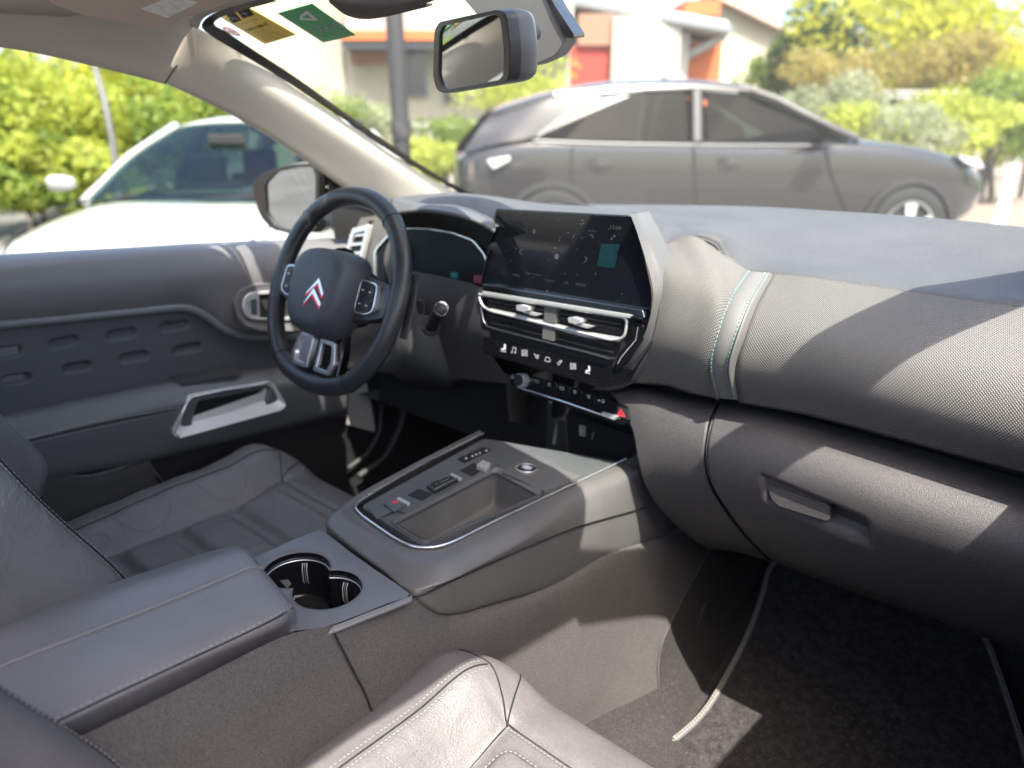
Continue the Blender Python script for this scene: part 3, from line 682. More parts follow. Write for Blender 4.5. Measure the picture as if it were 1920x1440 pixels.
# ================================================================== CENTRE STACK
cs = thing('centre_stack', 'central touchscreen unit with silver air vents and glossy touch keys', 'touchscreen unit', (-.02,.17,.98))
SF = Fr((-.02,.16,1.0), (1,.04,0), (0.0,-1,.10))
scr = [(932,393),(1183,406),(1192,412),(1222,545),(1222,582),(903,531),(905,520)]
bez = plate('display_housing', SF, [(930,391),(1180,404),(1188,414),(1224,545),(1226,640),(1165,722),(1130,728),(905,662),(903,520)], -.03, -.0045, K['blackp'], cs, r=.004)
sc = plate('touchscreen', SF, scr, -.006, 0, K['screen'], cs, r=.006, b=.0008)
sweep('copper_edge', [SF.w(*SF.p(*q), .001) for q in ((1181,404),(1188,407),(1194,416),(1209,475),(1223,540),(1224,560),(1223,584))], .0012, K['copper'], cs)
plate('screen_tile', SF, [(1128,457),(1162,458),(1152,503),(1119,499)], 0, .0003, K['teal'], sc)
dw = K['dimwhite']
ptext('lettering', '13:04', SF, (1145,426), (1165,428), .0055, dw, sc)
ptext('lettering', 'Bendaq', SF, (1104,433), (1118,434), .0032, dw, sc)
ptext('lettering', 'FM', SF, (1106,441), (1113,442), .003, dw, sc)
ptext('lettering', 'FONTES', SF, (1080,533), (1099,536), .0042, dw, sc)
ptext('lettering', 'List', SF, (1058,529), (1066,530), .0038, dw, sc)
ptext('lettering', 'Memoria', SF, (1023,525), (1040,527), .003, dw, sc)
ptext('lettering', 'EQUAL', SF, (962,515), (975,517), .004, dw, sc)
def ringmark(name, fr, px_, py_, ro, ri, mt, par, h=.0004, seg=16):
    u_, v_ = fr.p(px_, py_); return lathe(name, fr.mat(u_, v_, h), [(ri, 0), (ro, 0)], mt, par, seg=seg)
ringmark('play_mark', SF, 1044,481, .0042, .0012, dw, sc)
ringmark('call_mark', SF, 1002,434, .003, .0018, dw, sc)
ringmark('link_mark', SF, 1152,443, .0018, .001, dw, sc, seg=10); ringmark('link_mark', SF, 1147,448, .0018, .001, dw, sc, seg=10)
def stroke(name, fr, pts, wd, mt, par, h=.0004, closed=False):
    """flat printed line through pixel points"""
    q = [Vector((*fr.p(*p_), 0)) for p_ in pts]
    if closed: q.append(q[0])
    V_, F_ = [], []
    for a, b in zip(q, q[1:]):
        T = (b-a).normalized(); S = Vector((-T.y, T.x, 0))*wd/2; k = len(V_); a2, b2 = a-T*wd*.3, b+T*wd*.3
        V_ += [fr.w(v.x, v.y, h) for v in (a2-S, b2-S, b2+S, a2+S)]; F_.append((k, k+1, k+2, k+3))
    return mesh(name, V_, F_, mt, par, smooth=False)
stroke('arrow_mark', SF, [(980,467),(974,472),(979,479)], .0008, dw, sc)
stroke('arrow_mark', SF, [(1096,481),(1101,486),(1095,493)], .0008, dw, sc)
stroke('slash_mark', SF, [(1078,439),(1074,446)], .0006, dw, sc)
stroke('line_mark', SF, [(986,511),(1014,517)], .0004, dw, sc)
# chrome shelf under the screen
shelf = [(905,532),(1205,581),(1209,596),(1200,600),(1180,590),(905,547)]
plate('chrome_shelf', SF, shelf, -.006, .014, mat('dark_chrome', (.33,.35,.36), .2, 1), cs, r=.002, b=.0015)
plate('chrome_lip', SF, [(904,546),(1186,591),(1180,597),(904,553)], 0, .016, K['silver'], cs, b=.0006)
vt = plate('air_vent', SF, [(905,552),(1182,597),(1190,604),(1185,640),(1150,690),(906,632)], -.004, -.002, K['dark'], cs, r=.003)
# silver U frame: right end and middle bar
ap_ = lambda pts, h: [SF.w(*SF.p(*q), h) for q in pts]
sweep('vent_frame', ap_(fillet([Vector((*q,0)) for q in ((906,550),(1182,594),(1178,628),(1160,640),(926,582),(912,572),(906,550))], 12, 4, False) and [(v.x, v.y) for v in fillet([Vector((*q,0)) for q in ((906,551),(1184,595),(1178,632),(1156,637),(926,582),(911,572),(906,556))], 12, 4, False)], .010), .0022, K['silver'], cs, seg=8)
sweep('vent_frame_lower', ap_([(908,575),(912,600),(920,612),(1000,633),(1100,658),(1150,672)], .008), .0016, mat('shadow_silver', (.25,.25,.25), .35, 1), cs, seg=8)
plate('middle_bar', SF, [(918,578),(960,587),(1020,602),(1100,623),(1160,633),(1158,641),(1098,633),(1018,611),(958,595),(920,585)], .0, .009, K['silver'], cs, b=.0008)
for k_ in range(5):
    if k_ < 2: a, b, c_, d = (915,562+k_*8), (1165,606+k_*9), (1164,610+k_*9), (915,566+k_*8)
    else: a, b, c_, d = (920,590+(k_-2)*12), (1150,645+(k_-2)*13), (1149,650+(k_-2)*13), (920,594+(k_-2)*12)
    plate('slat', SF, [a, b, c_, d], -.002, .005, K['blackp'], cs, b=.0005)
plate('vent_divider', SF, [(1020,573),(1042,577),(1041,606),(1020,603)], -.002, .011, K['consolep'], cs, r=.001, b=.001)
plate('vent_divider', SF, [(1018,610),(1040,614),(1037,640),(1016,635)], -.002, .009, K['consolep'], cs, r=.001, b=.001)
for (x_, y_) in ((980,579), (1077,602)):
    plate('vent_tab', SF, [(x_-13,y_-6),(x_-3,y_-8),(x_+11,y_-4),(x_+11,y_+3),(x_+2,y_+7),(x_-12,y_+3)], .002, .020, K['silver'], cs, r=.0012, b=.0012)
    plate('vent_tab_foot', SF, [(x_+6,y_+3),(x_+36,y_+10),(x_+24,y_+14),(x_-2,y_+7)], .002, .012, K['silver'], cs, b=.0005)
plate('vent_cheek', SF, [(1186,600),(1207,610),(1206,636),(1166,688),(1153,684),(1158,664),(1182,636)], -.003, .009, K['black'], cs, r=.004, b=.003)
sweep('vent_cheek_line', ap_([(1203,612),(1199,636),(1182,656),(1172,668),(1165,680)], .0095), .0008, K['chrome'], cs, seg=6)
bar = plate('touch_bar', SF, [(905,630),(1150,688),(1190,692),(1168,712),(1140,722),(1120,720),(925,668),(908,662)], -.004, .003, K['black'], cs, r=.006, b=.001)
ic0 = [(944,651),(966,656),(986,661),(1008,667),(1029,673),(1052,679),(1077,686),(1102,692)]
W_ = K['white']
def seaticon(x_, y_):
    plate('seat_icon', SF, [(x_+1,y_-6),(x_+4,y_-5),(x_+4,y_+4),(x_+1,y_+5),(x_-4,y_+5),(x_-4,y_+2),(x_+1,y_+2)], .003, .0034, W_, bar)
    plate('seat_icon_bar', SF, [(x_-5,y_+7),(x_+4,y_+9),(x_+4,y_+8),(x_-5,y_+6)], .003, .0034, W_, bar)
seaticon(*ic0[0]); seaticon(*ic0[7])
x_, y_ = ic0[1]
stroke('music_icon', SF, [(x_-3,y_+4),(x_-2,y_-5),(x_+4,y_-4),(x_+3,y_+5)], .0008, W_, bar, .0034)
ringmark('music_icon_dot', SF, x_-4,y_+4, .0012, 0, W_, bar, .0034, 8); ringmark('music_icon_dot', SF, x_+2,y_+5, .0012, 0, W_, bar, .0034, 8)
for k_ in (2, 6):
    x_, y_ = ic0[k_]
    for a in (-3, 3):
        for b in (-3, 3): stroke('tile_icon', SF, [(x_+a-2,y_+b-2),(x_+a+2,y_+b-1.4),(x_+a+2,y_+b+2.4),(x_+a-2,y_+b+1.6)], .0007, W_, bar, .0034, True)
x_, y_ = ic0[3]; stroke('climate_icon', SF, [(x_-4,y_-4),(x_,y_),(x_+4,y_-2),(x_+3,y_+5),(x_-2,y_+1)], .0008, W_, bar, .0034)
x_, y_ = ic0[4]; stroke('car_icon', SF, [(x_-5,y_+3),(x_-4,y_-1),(x_-2,y_-4),(x_+3,y_-3),(x_+5,y_+1),(x_+4,y_+5)], .0008, W_, bar, .0034, True)
x_, y_ = ic0[5]; stroke('phone_icon', SF, [(x_-4,y_+4),(x_-4,y_+1),(x_,y_-2),(x_+2,y_-4),(x_+4,y_-2),(x_+1,y_+1),(x_-2,y_+5)], .0008, W_, bar, .0034)
# lower key panel
LF = Fr((0,.185,.83), (1,.03,0), (0,-1,.25))
lp = plate('key_panel', LF, [(955,697),(975,700),(1175,762),(1182,790),(1168,797),(990,738),(958,722)], -.01, .004, K['black'], cs, r=.004, b=.0015)
u_, v_ = LF.p(985,713); lathe('volume_knob', LF.mat(u_, v_, .004), [(.0125,0),(.0125,.010),(.0115,.014),(.008,.015),(0,.0152)], K['silver'], cs, seg=28)
lathe('volume_knob_cap', LF.mat(u_, v_, .004), [(.0105,.0152),(.0105,.016),(0,.016)], K['blackp'], cs, seg=28)
u_, v_ = LF.p(964,706); lathe('power_key', LF.mat(u_, v_, .004), [(.0026,.0004),(.0034,.0004)], W_, cs, seg=14)
for k_, (x_, y_) in enumerate(((1010,715),(1033,721),(1057,728),(1081,735),(1107,744),(1131,752))):
    kk = plate('key', LF, [(x_-10,y_-10),(x_+10,y_-4),(x_+9,y_+13),(x_-10,y_+7)], .004, .0048, K['black'], cs, b=.0005)
    if k_ in (0, 2): stroke('key_icon', LF, [(x_-4,y_-3),(x_+4,y_-1),(x_+3,y_+3),(x_-3,y_+1)], .0006, W_, kk, .0052, True)
    elif k_ == 1: ringmark('key_icon', LF, x_, y_, .0028, .002, W_, kk, .0052)
    elif k_ == 5: ringmark('key_icon', LF, x_+3, y_, .0028, .002, W_, kk, .0052); stroke('key_icon_bar', LF, [(x_-6,y_-2),(x_-3,y_-1)], .0016, W_, kk, .0052)
    else: stroke('key_icon', LF, [(x_-3,y_-3),(x_+3,y_-2),(x_-2,y_+1),(x_+3,y_+3)], .0007, W_, kk, .0052)
sweep('key_panel_lip', [LF.w(*LF.p(*q), .008) for q in ((976,726),(1060,752),(1150,783))], .0014, K['chrome'], cs, seg=6)
plate('lip_tab', LF, [(1128,772),(1158,780),(1152,788),(1128,780)], .004, .010, K['silver'], cs, b=.0008)
hz = plate('hazard_button', LF, [(1157,762),(1178,768),(1181,788),(1160,782)], .004, .0055, K['blackp'], cs, b=.0006)
stroke('hazard_triangle', LF, [(1168,767),(1176,781),(1161,778)], .0013, K['red'], hz, .0062, True)
stroke('hazard_triangle', LF, [(1168,772),(1172,778),(1165,777)], .0010, K['red'], hz, .0062, True)
ptext('lettering', 'PUSH', LF, (1157,781), (1166,784), .002, W_, hz, h=.0062)
# cubby with sockets
cb = thing('storage_cubby', 'dark open cubby with usb sockets under the key panel', 'cubby', (0,.3,.72))
patch('cubby_back', [[(-.16,.34,.82),(0,.34,.82),(.14,.33,.82)],[(-.16,.34,.70),(0,.34,.70),(.14,.33,.70)]], K['dark'], cb)
patch('cubby_wall', [[P(*q, y=.19) for q in ((948,700),(950,740),(955,790))],[P(*q, y=.34) for q in ((1000,720),(1000,760),(1000,800))]], K['plastic'], cb)
KF = Fr(P(1100,810,y=.30), (1,0,0), (0,-1,0))
plate('socket_panel', KF, [(1062,778),(1200,820),(1200,880),(1062,855)], -.01, -.002, K['dark'], cb)
sweep('panel_edge', [KF.w(*KF.p(*q), 0) for q in ((1062,778),(1062,820),(1065,856))], .0008, K['consolep'], cb)
us = frame_ring('usb_socket', KF, [(1086,797),(1097,800),(1096,819),(1086,816)], [(1088.5,800),(1094.5,802),(1094,816),(1088.5,813)], -.002, .001, K['silver'], cb, r=.0006)
plate('usb_tongue', KF, [(1090,803),(1092,803.5),(1092,813),(1090,812)], -.002, .0005, W_, us)
stroke('usb_mark', KF, [(1114,811),(1110,815),(1112,819),(1109,824)], .0008, W_, cb, .0)
ptext('lettering', '12V', KF, (1174,843), (1183,845), .0035, W_, cb)
# ================================================================== STEERING WHEEL
tl = R(22)
WF = Fr((-.380, 0, .978), (1,0,0), (0,-math.cos(tl),math.sin(tl)))
sw = thing('steering_wheel', 'dark leather steering wheel with double chevron emblem and chrome trimmed button pads', 'steering wheel', (-.388,0,.98))
def sup(a, A, B, e): 
    c_, s_ = math.cos(a), math.sin(a); return (A*math.copysign(abs(c_)**(2/e), c_), B*math.copysign(abs(s_)**(2/e), s_))
def rimp(a):
    u_, v_ = sup(a, .168, .171, 2.12)
    if v_ < -.145: v_ = -.145+(v_+.145)*.75
    return u_, v_
rp = [rimp(2*math.pi*k/96) for k in range(96)]
def rimup(i): return WF.N
rprof = [(.0175*math.cos(t)*(1 if math.cos(t) > 0 else .95), .0160*math.sin(t)) for t in [2*math.pi*k/16 for k in range(16)]]
sweep('rim', [WF.w(u, v) for u, v in rp], 1, K['wheel'], sw, closed=True, prof=rprof, up=rimup)
for a in (52, 135, 232, 305):     # seams across the rim
    u, v = rimp(R(a)); d_ = Vector(rimp(R(a+2)))-Vector(rimp(R(a-2))); T = (WF.X*d_.x+WF.Y*d_.y).normalized(); q = WF.w(u, v); S = T.cross(WF.N)
    sweep('rim_seam', [q+S*.0178*math.cos(2*math.pi*k/20)+WF.N*.0163*math.sin(2*math.pi*k/20) for k in range(20)], .0007, K['dark'], sw, closed=True, seg=6)
for sgn in (-1, 1):               # hand stitching on the inner side of the upper rim
    pts = []
    for k in range(30):
        a = R(135+k*1.6); u, v = rimp(a); rr = math.hypot(u, v); pts.append(WF.w(u*(1-.0155/rr), v*(1-.0155/rr), .006+sgn*.0018))
    stitches('stitching', pts, K['thread'], sw, .003, .0025, .0005)
# airbag cover
fc = WF.p(606, 560, .058); fcx, fcy = .010, -.006
def cov(hw, hh, cx, cy, h, e=3.9, n=32): 
    o_ = []
    for k in range(n):
        u, v = sup(2*math.pi*k/n, hw, hh, e)
        if v < 0: u *= 1+.22*v/hh
        o_.append(WF.w(cx+u, cy+v, h))
    return o_
rows = [cov(.076,.076,fcx,fcy,-.006), cov(.078,.078,fcx,fcy,.012), cov(.075,.075,fcx,fcy,.034), cov(.070,.068,fcx,fcy,.050), cov(.060,.058,fcx,fcy,.0575), cov(.045,.044,fcx,fcy,.0595), cov(.02,.02,fcx,fcy,.0605), cov(.0005,.0005,fcx,fcy,.0607)]
patch('airbag_cover', rows, mat('cover_plastic', (.05,.053,.06), .45, bump=.4, bscale=900, dust=.01), sw, n=3, m=1, closed=True)
EFh = .0612
def chev(name, a, t, b, wd, mt, h, dx=0, dy=0):
    L_, T_, R_ = [Vector(WF.p(q[0]+dx, q[1]+dy, h)) for q in (a, t, b)]
    d = Vector((0, -wd))
    return plate(name, WF, [tuple(L_), tuple(T_), tuple(R_), tuple(R_+d*.9), tuple(T_+d*1.15), tuple(L_+d*.35)], h-.003, h+.002, mt, sw, local=True, b=.0006)
for (a, t, b) in (((575,549),(600,521),(607,548)), ((571,567),(590,540),(602,567))):
    chev('chevron_red_edge', a, t, b, .0095, K['red'], EFh-.0015, -1, 3)
    chev('chevron', a, t, b, .0085, K['chrome'], EFh)
ptext('lettering', 'AIRBAG', WF, (573,590), (592,592), .0045, mat('cover_mark', (.025,.026,.03), .6), sw, h=EFh)
# spokes with button pads
for s in (-1, 1):
    pts = [(s*.062,.040),(s*.125,.034),(s*.160,.030),(s*.160,-.022),(s*.122,-.034),(s*.062,-.046)]
    plate('spoke', WF, pts, -.012, .010, K['wheel'], sw, r=.01, b=.004, local=True)
    po = [(s*.088,.030),(s*.130,.027),(s*.134,-.016),(s*.117,-.024),(s*.088,-.024)]
    pd = plate('button_pad', WF, po, .008, .017, K['blackp'], sw, r=.008, b=.0015, local=True)
    frame_ring('chrome_ring', WF, scl(po, 1.07), scl(po, .98), .008, .0185, K['chrome'], pd, r=.009, local=True, b=.0006)
    for (cx, cy) in ((.099,.014),(.119,.013),(.099,-.009),(.117,-.010)):
        kx = s*cx; q = plate('button', WF, [(kx-.008,cy-.008),(kx+.008,cy-.008),(kx+.008,cy+.008),(kx-.008,cy+.008)], .016, .0195, K['blackp'], pd, r=.002, b=.0008, local=True)
        plate('button_mark', WF, [(kx-.0022,cy-.001),(kx+.0022,cy-.001),(kx+.0022,cy+.001),(kx-.0022,cy+.001)], .0195, .0198, K['white'], pd, local=True)
plate('bottom_spoke', WF, [(-.058,-.060),(.058,-.060),(.070,-.100),(.072,-.158),(-.072,-.158),(-.070,-.100)], -.014, .006, K['black'], sw, r=.01, b=.004, local=True)
for s in (-1, 1):
    frame_ring('spoke_trim', WF, [(s*.010,-.083),(s*.052,-.083),(s*.064,-.120),(s*.055,-.142),(s*.010,-.142)], [(s*.018,-.091),(s*.045,-.091),(s*.052,-.118),(s*.047,-.134),(s*.018,-.134)], .004, .012, K['chrome'], sw, r=.006, ri=.004, local=True, b=.0012)
    plate('spoke_inlay', WF, [(s*.018,-.091),(s*.045,-.091),(s*.052,-.118),(s*.047,-.134),(s*.018,-.134)], .003, .008, K['chrome'] if s < 0 else K['black'], sw, r=.004, local=True)  # left inlay is chrome, standing in for sky reflected in piano black
lathe('hub', WF.mat(0,0,-.07), [(.05,0),(.06,.03),(.075,.06),(.08,.07)], K['blackp'], sw)

# steering column with stalk and paddle
sc_ = thing('steering_column', 'black steering column cowl behind the wheel with a stalk and paddle', 'steering column', (-.37,.12,.93))
patch('column_cowl', [[P(*q, x=xx) for q, xx in r] for r in (
   [((720,545),-.46),((762,548),-.40),((805,548),-.36),((850,556),-.33),((900,572),-.30)],
   [((735,575),-.42),((768,590),-.36),((805,600),-.32),((850,610),-.29),((900,620),-.27)],
   [((740,620),-.40),((772,632),-.34),((812,645),-.31),((852,655),-.29),((890,655),-.28)],
   [((735,660),-.42),((760,678),-.37),((800,695),-.34),((845,713),-.32),((868,705),-.32)],
   [((720,680),-.50),((745,705),-.47),((780,720),-.45),((830,728),-.43),((860,715),-.41)])], mat('cowl_plastic', (.075,.075,.075), .38, bump=.3, bscale=1000, spec=.5), sc_, n=6, m=6, th=.003)
sweep('stalk', [P(806,618,x=-.27), P(815,598,x=-.235), P(826,582,x=-.21)], .011, K['blackp'], sc_, seg=16)
kd = (CAM-P(828,578,x=-.21)).normalized(); kx = kd.cross(Vector((0,0,1))).normalized()
KM = Fr(P(827,579,x=-.21), kx, kd)
lathe('stalk_end', KM.mat(), [(.011,-.012),(.0125,-.002),(.0125,.001),(.0108,.002)], K['chrome'], sc_, seg=24)
lathe('stalk_button', KM.mat(), [(.0106,.001),(.0104,.004),(.008,.0055),(0,.006)], K['blackp'], sc_, seg=24)
lathe('stalk_collar', Fr(P(808,612,x=-.265), kx, (P(828,578,x=-.21)-P(806,618,x=-.27))).mat(0,0,-.004), [(.018,0),(.018,.006),(.013,.010)], K['blackp'], sc_, seg=20)
pad_ = [P(*q, x=-.235) for q in ((776,514),(777,530),(774,555),(768,585),(762,612),(756,636))]
sweep('paddle', curve(pad_, 4), 1, K['blackp'], sc_, prof=[(.003*math.cos(t), .008*math.sin(t)) for t in [2*math.pi*k/10 for k in range(10)]], up=(.5,.3,.2))
plate('left_stalk', Fr(P(790,570,x=-.27), (1,-.6,0), (.3,-.9,.3)), [(778,562),(795,560),(795,590),(782,588)], -.01, .004, K['blackp'], sc_, r=.003, b=.002)

# ================================================================== CENTRE CONSOLE
cc_ = thing('centre_console', 'grey centre console with open tray start button and chrome outline', 'centre console', (0,0,.6))
TA, TB, TC = P(670,945,z=.745), P(800,1030,z=.745), P(1170,866,z=.722)
TN = (TB-TA).cross(TC-TA).normalized()
if TN.z < 0: TN = -TN
TF = Fr((TA+TB+TC)/3, (1,0,0), TN)
cl = [(905,815),(780,880),(692,932),(668,950),(674,965),(700,985),(750,1018),(788,1030),(838,1024),(905,992),(1000,946),(1090,903),(1172,864)]
ce = [(896,810),(768,876),(672,928),(636,955),(612,978),(650,1016),(715,1064),(764,1098),(835,1088),(905,1052),(1005,995),(1090,938),(1197,888)]
ce_z = [.72,.735,.742,.743,.742,.738,.733,.728,.728,.726,.724,.72,.715]
c1 = [v for v in [TF.w(*TF.p(*q), .0) for q in cl]]
c2 = [P(*q, z=zz) for q, zz in zip(ce, ce_z)]
s_px = [(890,830),(760,890),(660,945),(622,972),(611,1000),(652,1034),(722,1085),(775,1118),(838,1092),(906,1062),(1006,1018),(1092,984),(1210,951)]
s_x = [-.135,-.13,-.125,-.12,-.115,None,None,.118,.128,.133,.135,.135,.135]
c3 = []
for i, (q, xx) in enumerate(zip(s_px, s_x)):
    c3.append(P(*q, z=.718) if xx is None else P(*q, x=xx) if i > 4 else c2[i]+Vector((-.008,0,-.03)))
b_px = {5:(656,1042),6:(728,1098),7:(806,1146),8:(860,1150),9:(925,1131),10:(1020,1104),11:(1110,1064),12:(1218,1015)}
b_x = {5:.05,6:.10,7:.120,8:.128,9:.130,10:.132,11:.132,12:.132}
mid12 = [c1[i].lerp(c2[i], .55)+Vector((0,0,.006)) for i in range(13)]
patch('console_top', [c1, mid12, c2, [c2[i].lerp(c3[i], .5)+Vector((.002,0,0)) for i in range(13)], c3], K['consolep'], cc_, n=5, m=5)
c3b = [v+Vector((-.001,0,-.0015)) for v in c3[5:]]
b4 = [c3[i] + Vector((0,.003,-.012)) if i < 7 else P(*b_px[i], x=b_x[i]) for i in range(5, 13)]
b5 = [v+Vector((-.03,.0,-.01)) for v in b4]
patch('console_side', [c3b, [a.lerp(b, .5)+Vector((.003,0,0)) for a, b in zip(c3b, b4)], b4, b5], K['consolep'], cc_, n=5, m=5)
patch('console_far_side', [[v+Vector((0,0,-.0)) for v in c3[:6]], [v+Vector((0,0,-.2)) for v in c3[:6]]], K['consolep'], cc_)
patch('console_end', [[P(*q, x=xx) for q, xx in (((1172,864),.105),((1197,888),.118),((1208,951),.128),((1218,1015),.128))], [P(*q, x=.10)+Vector((0,.25,0)) for q in ((1172,864),(1197,888),(1208,951),(1218,1015))]], K['consolep'], cc_, m=4)
patch('console_block', [[P(*q, x=.125) for q in ((1190,880),(1245,925),(1330,1015))], [P(*q, x=.128) for q in ((1205,955),(1238,945),(1335,1010))], [P(*q, x=.13) for q in ((1212,1018),(1290,990),(1335,1025))]], K['consolep'], cc_)
sweep('split_line', curve([v+Vector((.0012,-.0008,0)) for v in c3[5:]], 5), .0011, K['dark'], cc_, seg=6)
sweep('chrome_outline', curve([v+TN*.0030 for v in c1], 6), .0021, K['chrome'], cc_, seg=8)
inn = [(676,950),(908,822),(1165,866),(793,1024)]
tray = [(738,976),(929,878),(1014,924),(797,1012)]
top_ = mat('console_top_panel', (.085,.09,.095), .4, var=.08, vscale=10, bump=.1, bscale=1200)
frame_ring('top_panel', TF, inn, tray, -.012, -.0015, top_, cc_, r=.012, ri=.010, hin=-.004)
frame_ring('tray_rim', TF, scl(tray, 1.075, 1.06), tray, -.006, .0005, K['consolep'], cc_, r=.014, ri=.010, hin=-.005, b=.001)
tr_ = [Vector((*TF.p(*q, -.003), 0)) for q in tray]; tr_ = fillet(tr_, .010, 5); tcn = sum(tr_, Vector((0,0,0)))/len(tr_)
tl_ = [[TF.w(tcn.x+(v.x-tcn.x)*k_, tcn.y+(v.y-tcn.y)*k_, h_) for v in tr_] for k_, h_ in ((1,-.004),(.985,-.02),(.96,-.055),(.88,-.066),(.5,-.067),(.02,-.067))]
patch('tray_well', tl_, mat('tray_plastic', (.12,.118,.11), .55, var=.12, vscale=15), cc_, n=3, m=1, closed=True)
plate('start_panel', TF, [(985,857),(1090,892),(1022,921),(941,884)], -.003, .0008, K['consolep'], cc_, r=.003, b=.0008)
u_, v_ = TF.p(987, 880)
sb = lathe('start_button', TF.mat(u_, v_, .0008), [(.0178,0),(.0178,.0018),(.0166,.0026),(.0152,.0018)], K['chrome'], cc_, seg=32)
lathe('button_face', TF.mat(u_, v_, .0008), [(.0152,.0016),(.0140,.0024),(0,.0026)], K['blackp'], sb, seg=32)
SX = TF.X
for k_, tx in enumerate(('START', 'ENGINE', 'STOP')):
    text('lettering', tx, TF, u_+(.0002), v_+.0052-k_*.0050, .0037, .0054, W_, sb, rot=R(-8), bold=.00008)
# left switch strip
plate('display_strip', TF, [(857,860),(905,838),(921,842),(873,868)], -.002, -.0004, K['blackp'], cc_, b=.0004)
for (x_, y_) in ((874,859),(886,855),(893,852),(900,849),(912,845)): plate('gear_mark', TF, [(x_-2,y_),(x_,y_-1.5),(x_+2,y_),(x_,y_+1.5)], -.0004, 0, W_, cc_)
plate('switch_channel', TF, [(718,946),(905,852),(940,868),(760,962)], -.002, -.0006, top_, cc_, r=.004)
plate('channel_shade_plate', TF, [(764,928),(785,916),(812,926),(792,938)], -.002, .0002, K['dark'], cc_)  # flat plate, the shade of a recess put into its dark colour
wl_ = plate('gear_shade_plate', TF, [(862,882),(888,868),(910,878),(885,893)], -.002, .0002, K['dark'], cc_)  # recess shade painted as another flat dark plate
gsel = plate('gear_selector', TF, [(905,862),(920,868),(912,880),(893,872)], 0, .007, K['silver'], cc_, r=.002, b=.001)
for q in ([(743,934),(748,931),(770,942),(765,946)], [(842,889),(848,886),(867,896),(861,899)]):
    plate('silver_bar', TF, q, 0, .004, K['silver'], cc_, b=.0008)
dm = plate('drive_mode_switch', TF, [(800,910),(842,889),(860,899),(815,922)], 0, .004, K['blackp'], cc_, r=.001, b=.0008)
ptext('lettering', 'DRIVE', TF, (822,904), (840,896), .0028, W_, dm, h=.0043)
ptext('lettering', 'MODE', TF, (826,909), (842,902), .0028, W_, dm, h=.0043)
for (x_, y_) in ((818,912),(842,897)): ringmark('dot_mark', TF, x_, y_, .0008, 0, W_, dm, .0043, 8)
sweep('switch_outline', [TF.w(*TF.p(*q), .0042) for q in ((800,910),(815,922),(860,899))], .0006, K['chrome'], dm, seg=6)
pk = plate('parking_brake_switch', TF, [(720,944),(745,932),(765,945),(738,958)], 0, .003, top_, cc_, r=.002, b=.0008)
ringmark('parking_ring', TF, 741,945, .0046, .0036, K['red'], pk, .0034, 20)
ptext('lettering', 'P', TF, (739,945), (743,945), .005, K['red'], pk, h=.0034)
plate('blank_switch', TF, [(690,952),(712,944),(735,958),(706,972)], -.001, .001, top_, cc_, r=.002, b=.0008)

# cup holder panel
ZC = .740
cA, cB = P(556,1066,z=ZC), P(614,1102,z=ZC)
outer_px = [(395,1112),(440,1062),(490,1040),(545,1014),(598,994),(613,1001),(650,1030),(700,1066),(745,1096),(768,1113),(764,1119),(725,1132),(690,1146),(640,1166),(600,1178),(560,1182),(540,1186),(500,1190),(440,1160)]
op = [P(*q, z=ZC) for q in outer_px]
cen = (cA+cB)/2
def rhole(th, rr=.0405):
    best = 0
    for c0 in (cA, cB):
        dx, dy = c0.x-cen.x, c0.y-cen.y; b_ = dx*math.cos(th)+dy*math.sin(th); disc = b_*b_-(dx*dx+dy*dy-rr*rr)
        if disc >= 0: best = max(best, b_+math.sqrt(disc))
    return best
def rout(th):
    d_ = Vector((math.cos(th), math.sin(th))); best = .5
    n_ = len(op)
    for i in range(n_):
        a, b = op[i].xy-cen.xy, op[(i+1) % n_].xy-cen.xy; e = b-a; den = d_.x*e.y-d_.y*e.x
        if abs(den) < 1e-12: continue
        t_ = (a.x*e.y-a.y*e.x)/den; s_ = (a.x*d_.y-a.y*d_.x)/den
        if t_ > 0 and 0 <= s_ <= 1: best = min(best, t_)
    return best
NH = 120; ths = [2*math.pi*k/NH for k in range(NH)]
loopc = lambda f, z_: [Vector((cen.x+math.cos(t)*f(t), cen.y+math.sin(t)*f(t), z_)) for t in ths]
ch = thing('cup_holder', 'double round cup holder in a grey panel beside the armrest', 'cup holder', (.03,-.33,.70))
patch('holder_panel', [loopc(rout, ZC), loopc(lambda t: rhole(t)+(rout(t)-rhole(t))*.3, ZC+.001), loopc(lambda t: rhole(t)+.003, ZC), loopc(lambda t: rhole(t), ZC-.002)], mat('holder_plastic', (.125,.128,.138), .34, var=.06, bump=.1, bscale=1200), ch, n=2, m=1, closed=True, lin=True)
sp_ = [(772,1116),(730,1133),(690,1148),(640,1168),(600,1180),(548,1188)]
sp2 = [(774,1124),(735,1138),(696,1154),(650,1174),(607,1196),(560,1205)]
sp3 = [(770,1124),(735,1141),(698,1156),(652,1176),(608,1200),(545,1210)]
patch('panel_skirt', [[P(*q, z=ZC-.0005) for q in sp_], [P(*q, z=ZC)+Vector((.004,-.004,-.006)) for q in sp_], [P(*q, x=.118) for q in sp2], [P(*q, x=.112) for q in sp3]], MATS['holder_plastic'], ch, n=3, m=5)
patch('well', [loopc(lambda t: rhole(t)*k_, ZC-dz) for k_, dz in ((1,.002),(1.0,.012),(.97,.0135),(.97,.05),(.93,.066),(.6,.068),(.02,.068))], mat('holder_black', (.008,.008,.01), .25, spec=.5), ch, n=2, m=1, closed=True, lin=True)
arc = [q for q, t in zip(loopc(lambda t: rhole(t)*.985, ZC-.0125), ths)]
sweep('metal_ring', arc, .0010, K['silver'], ch, closed=True, seg=6)
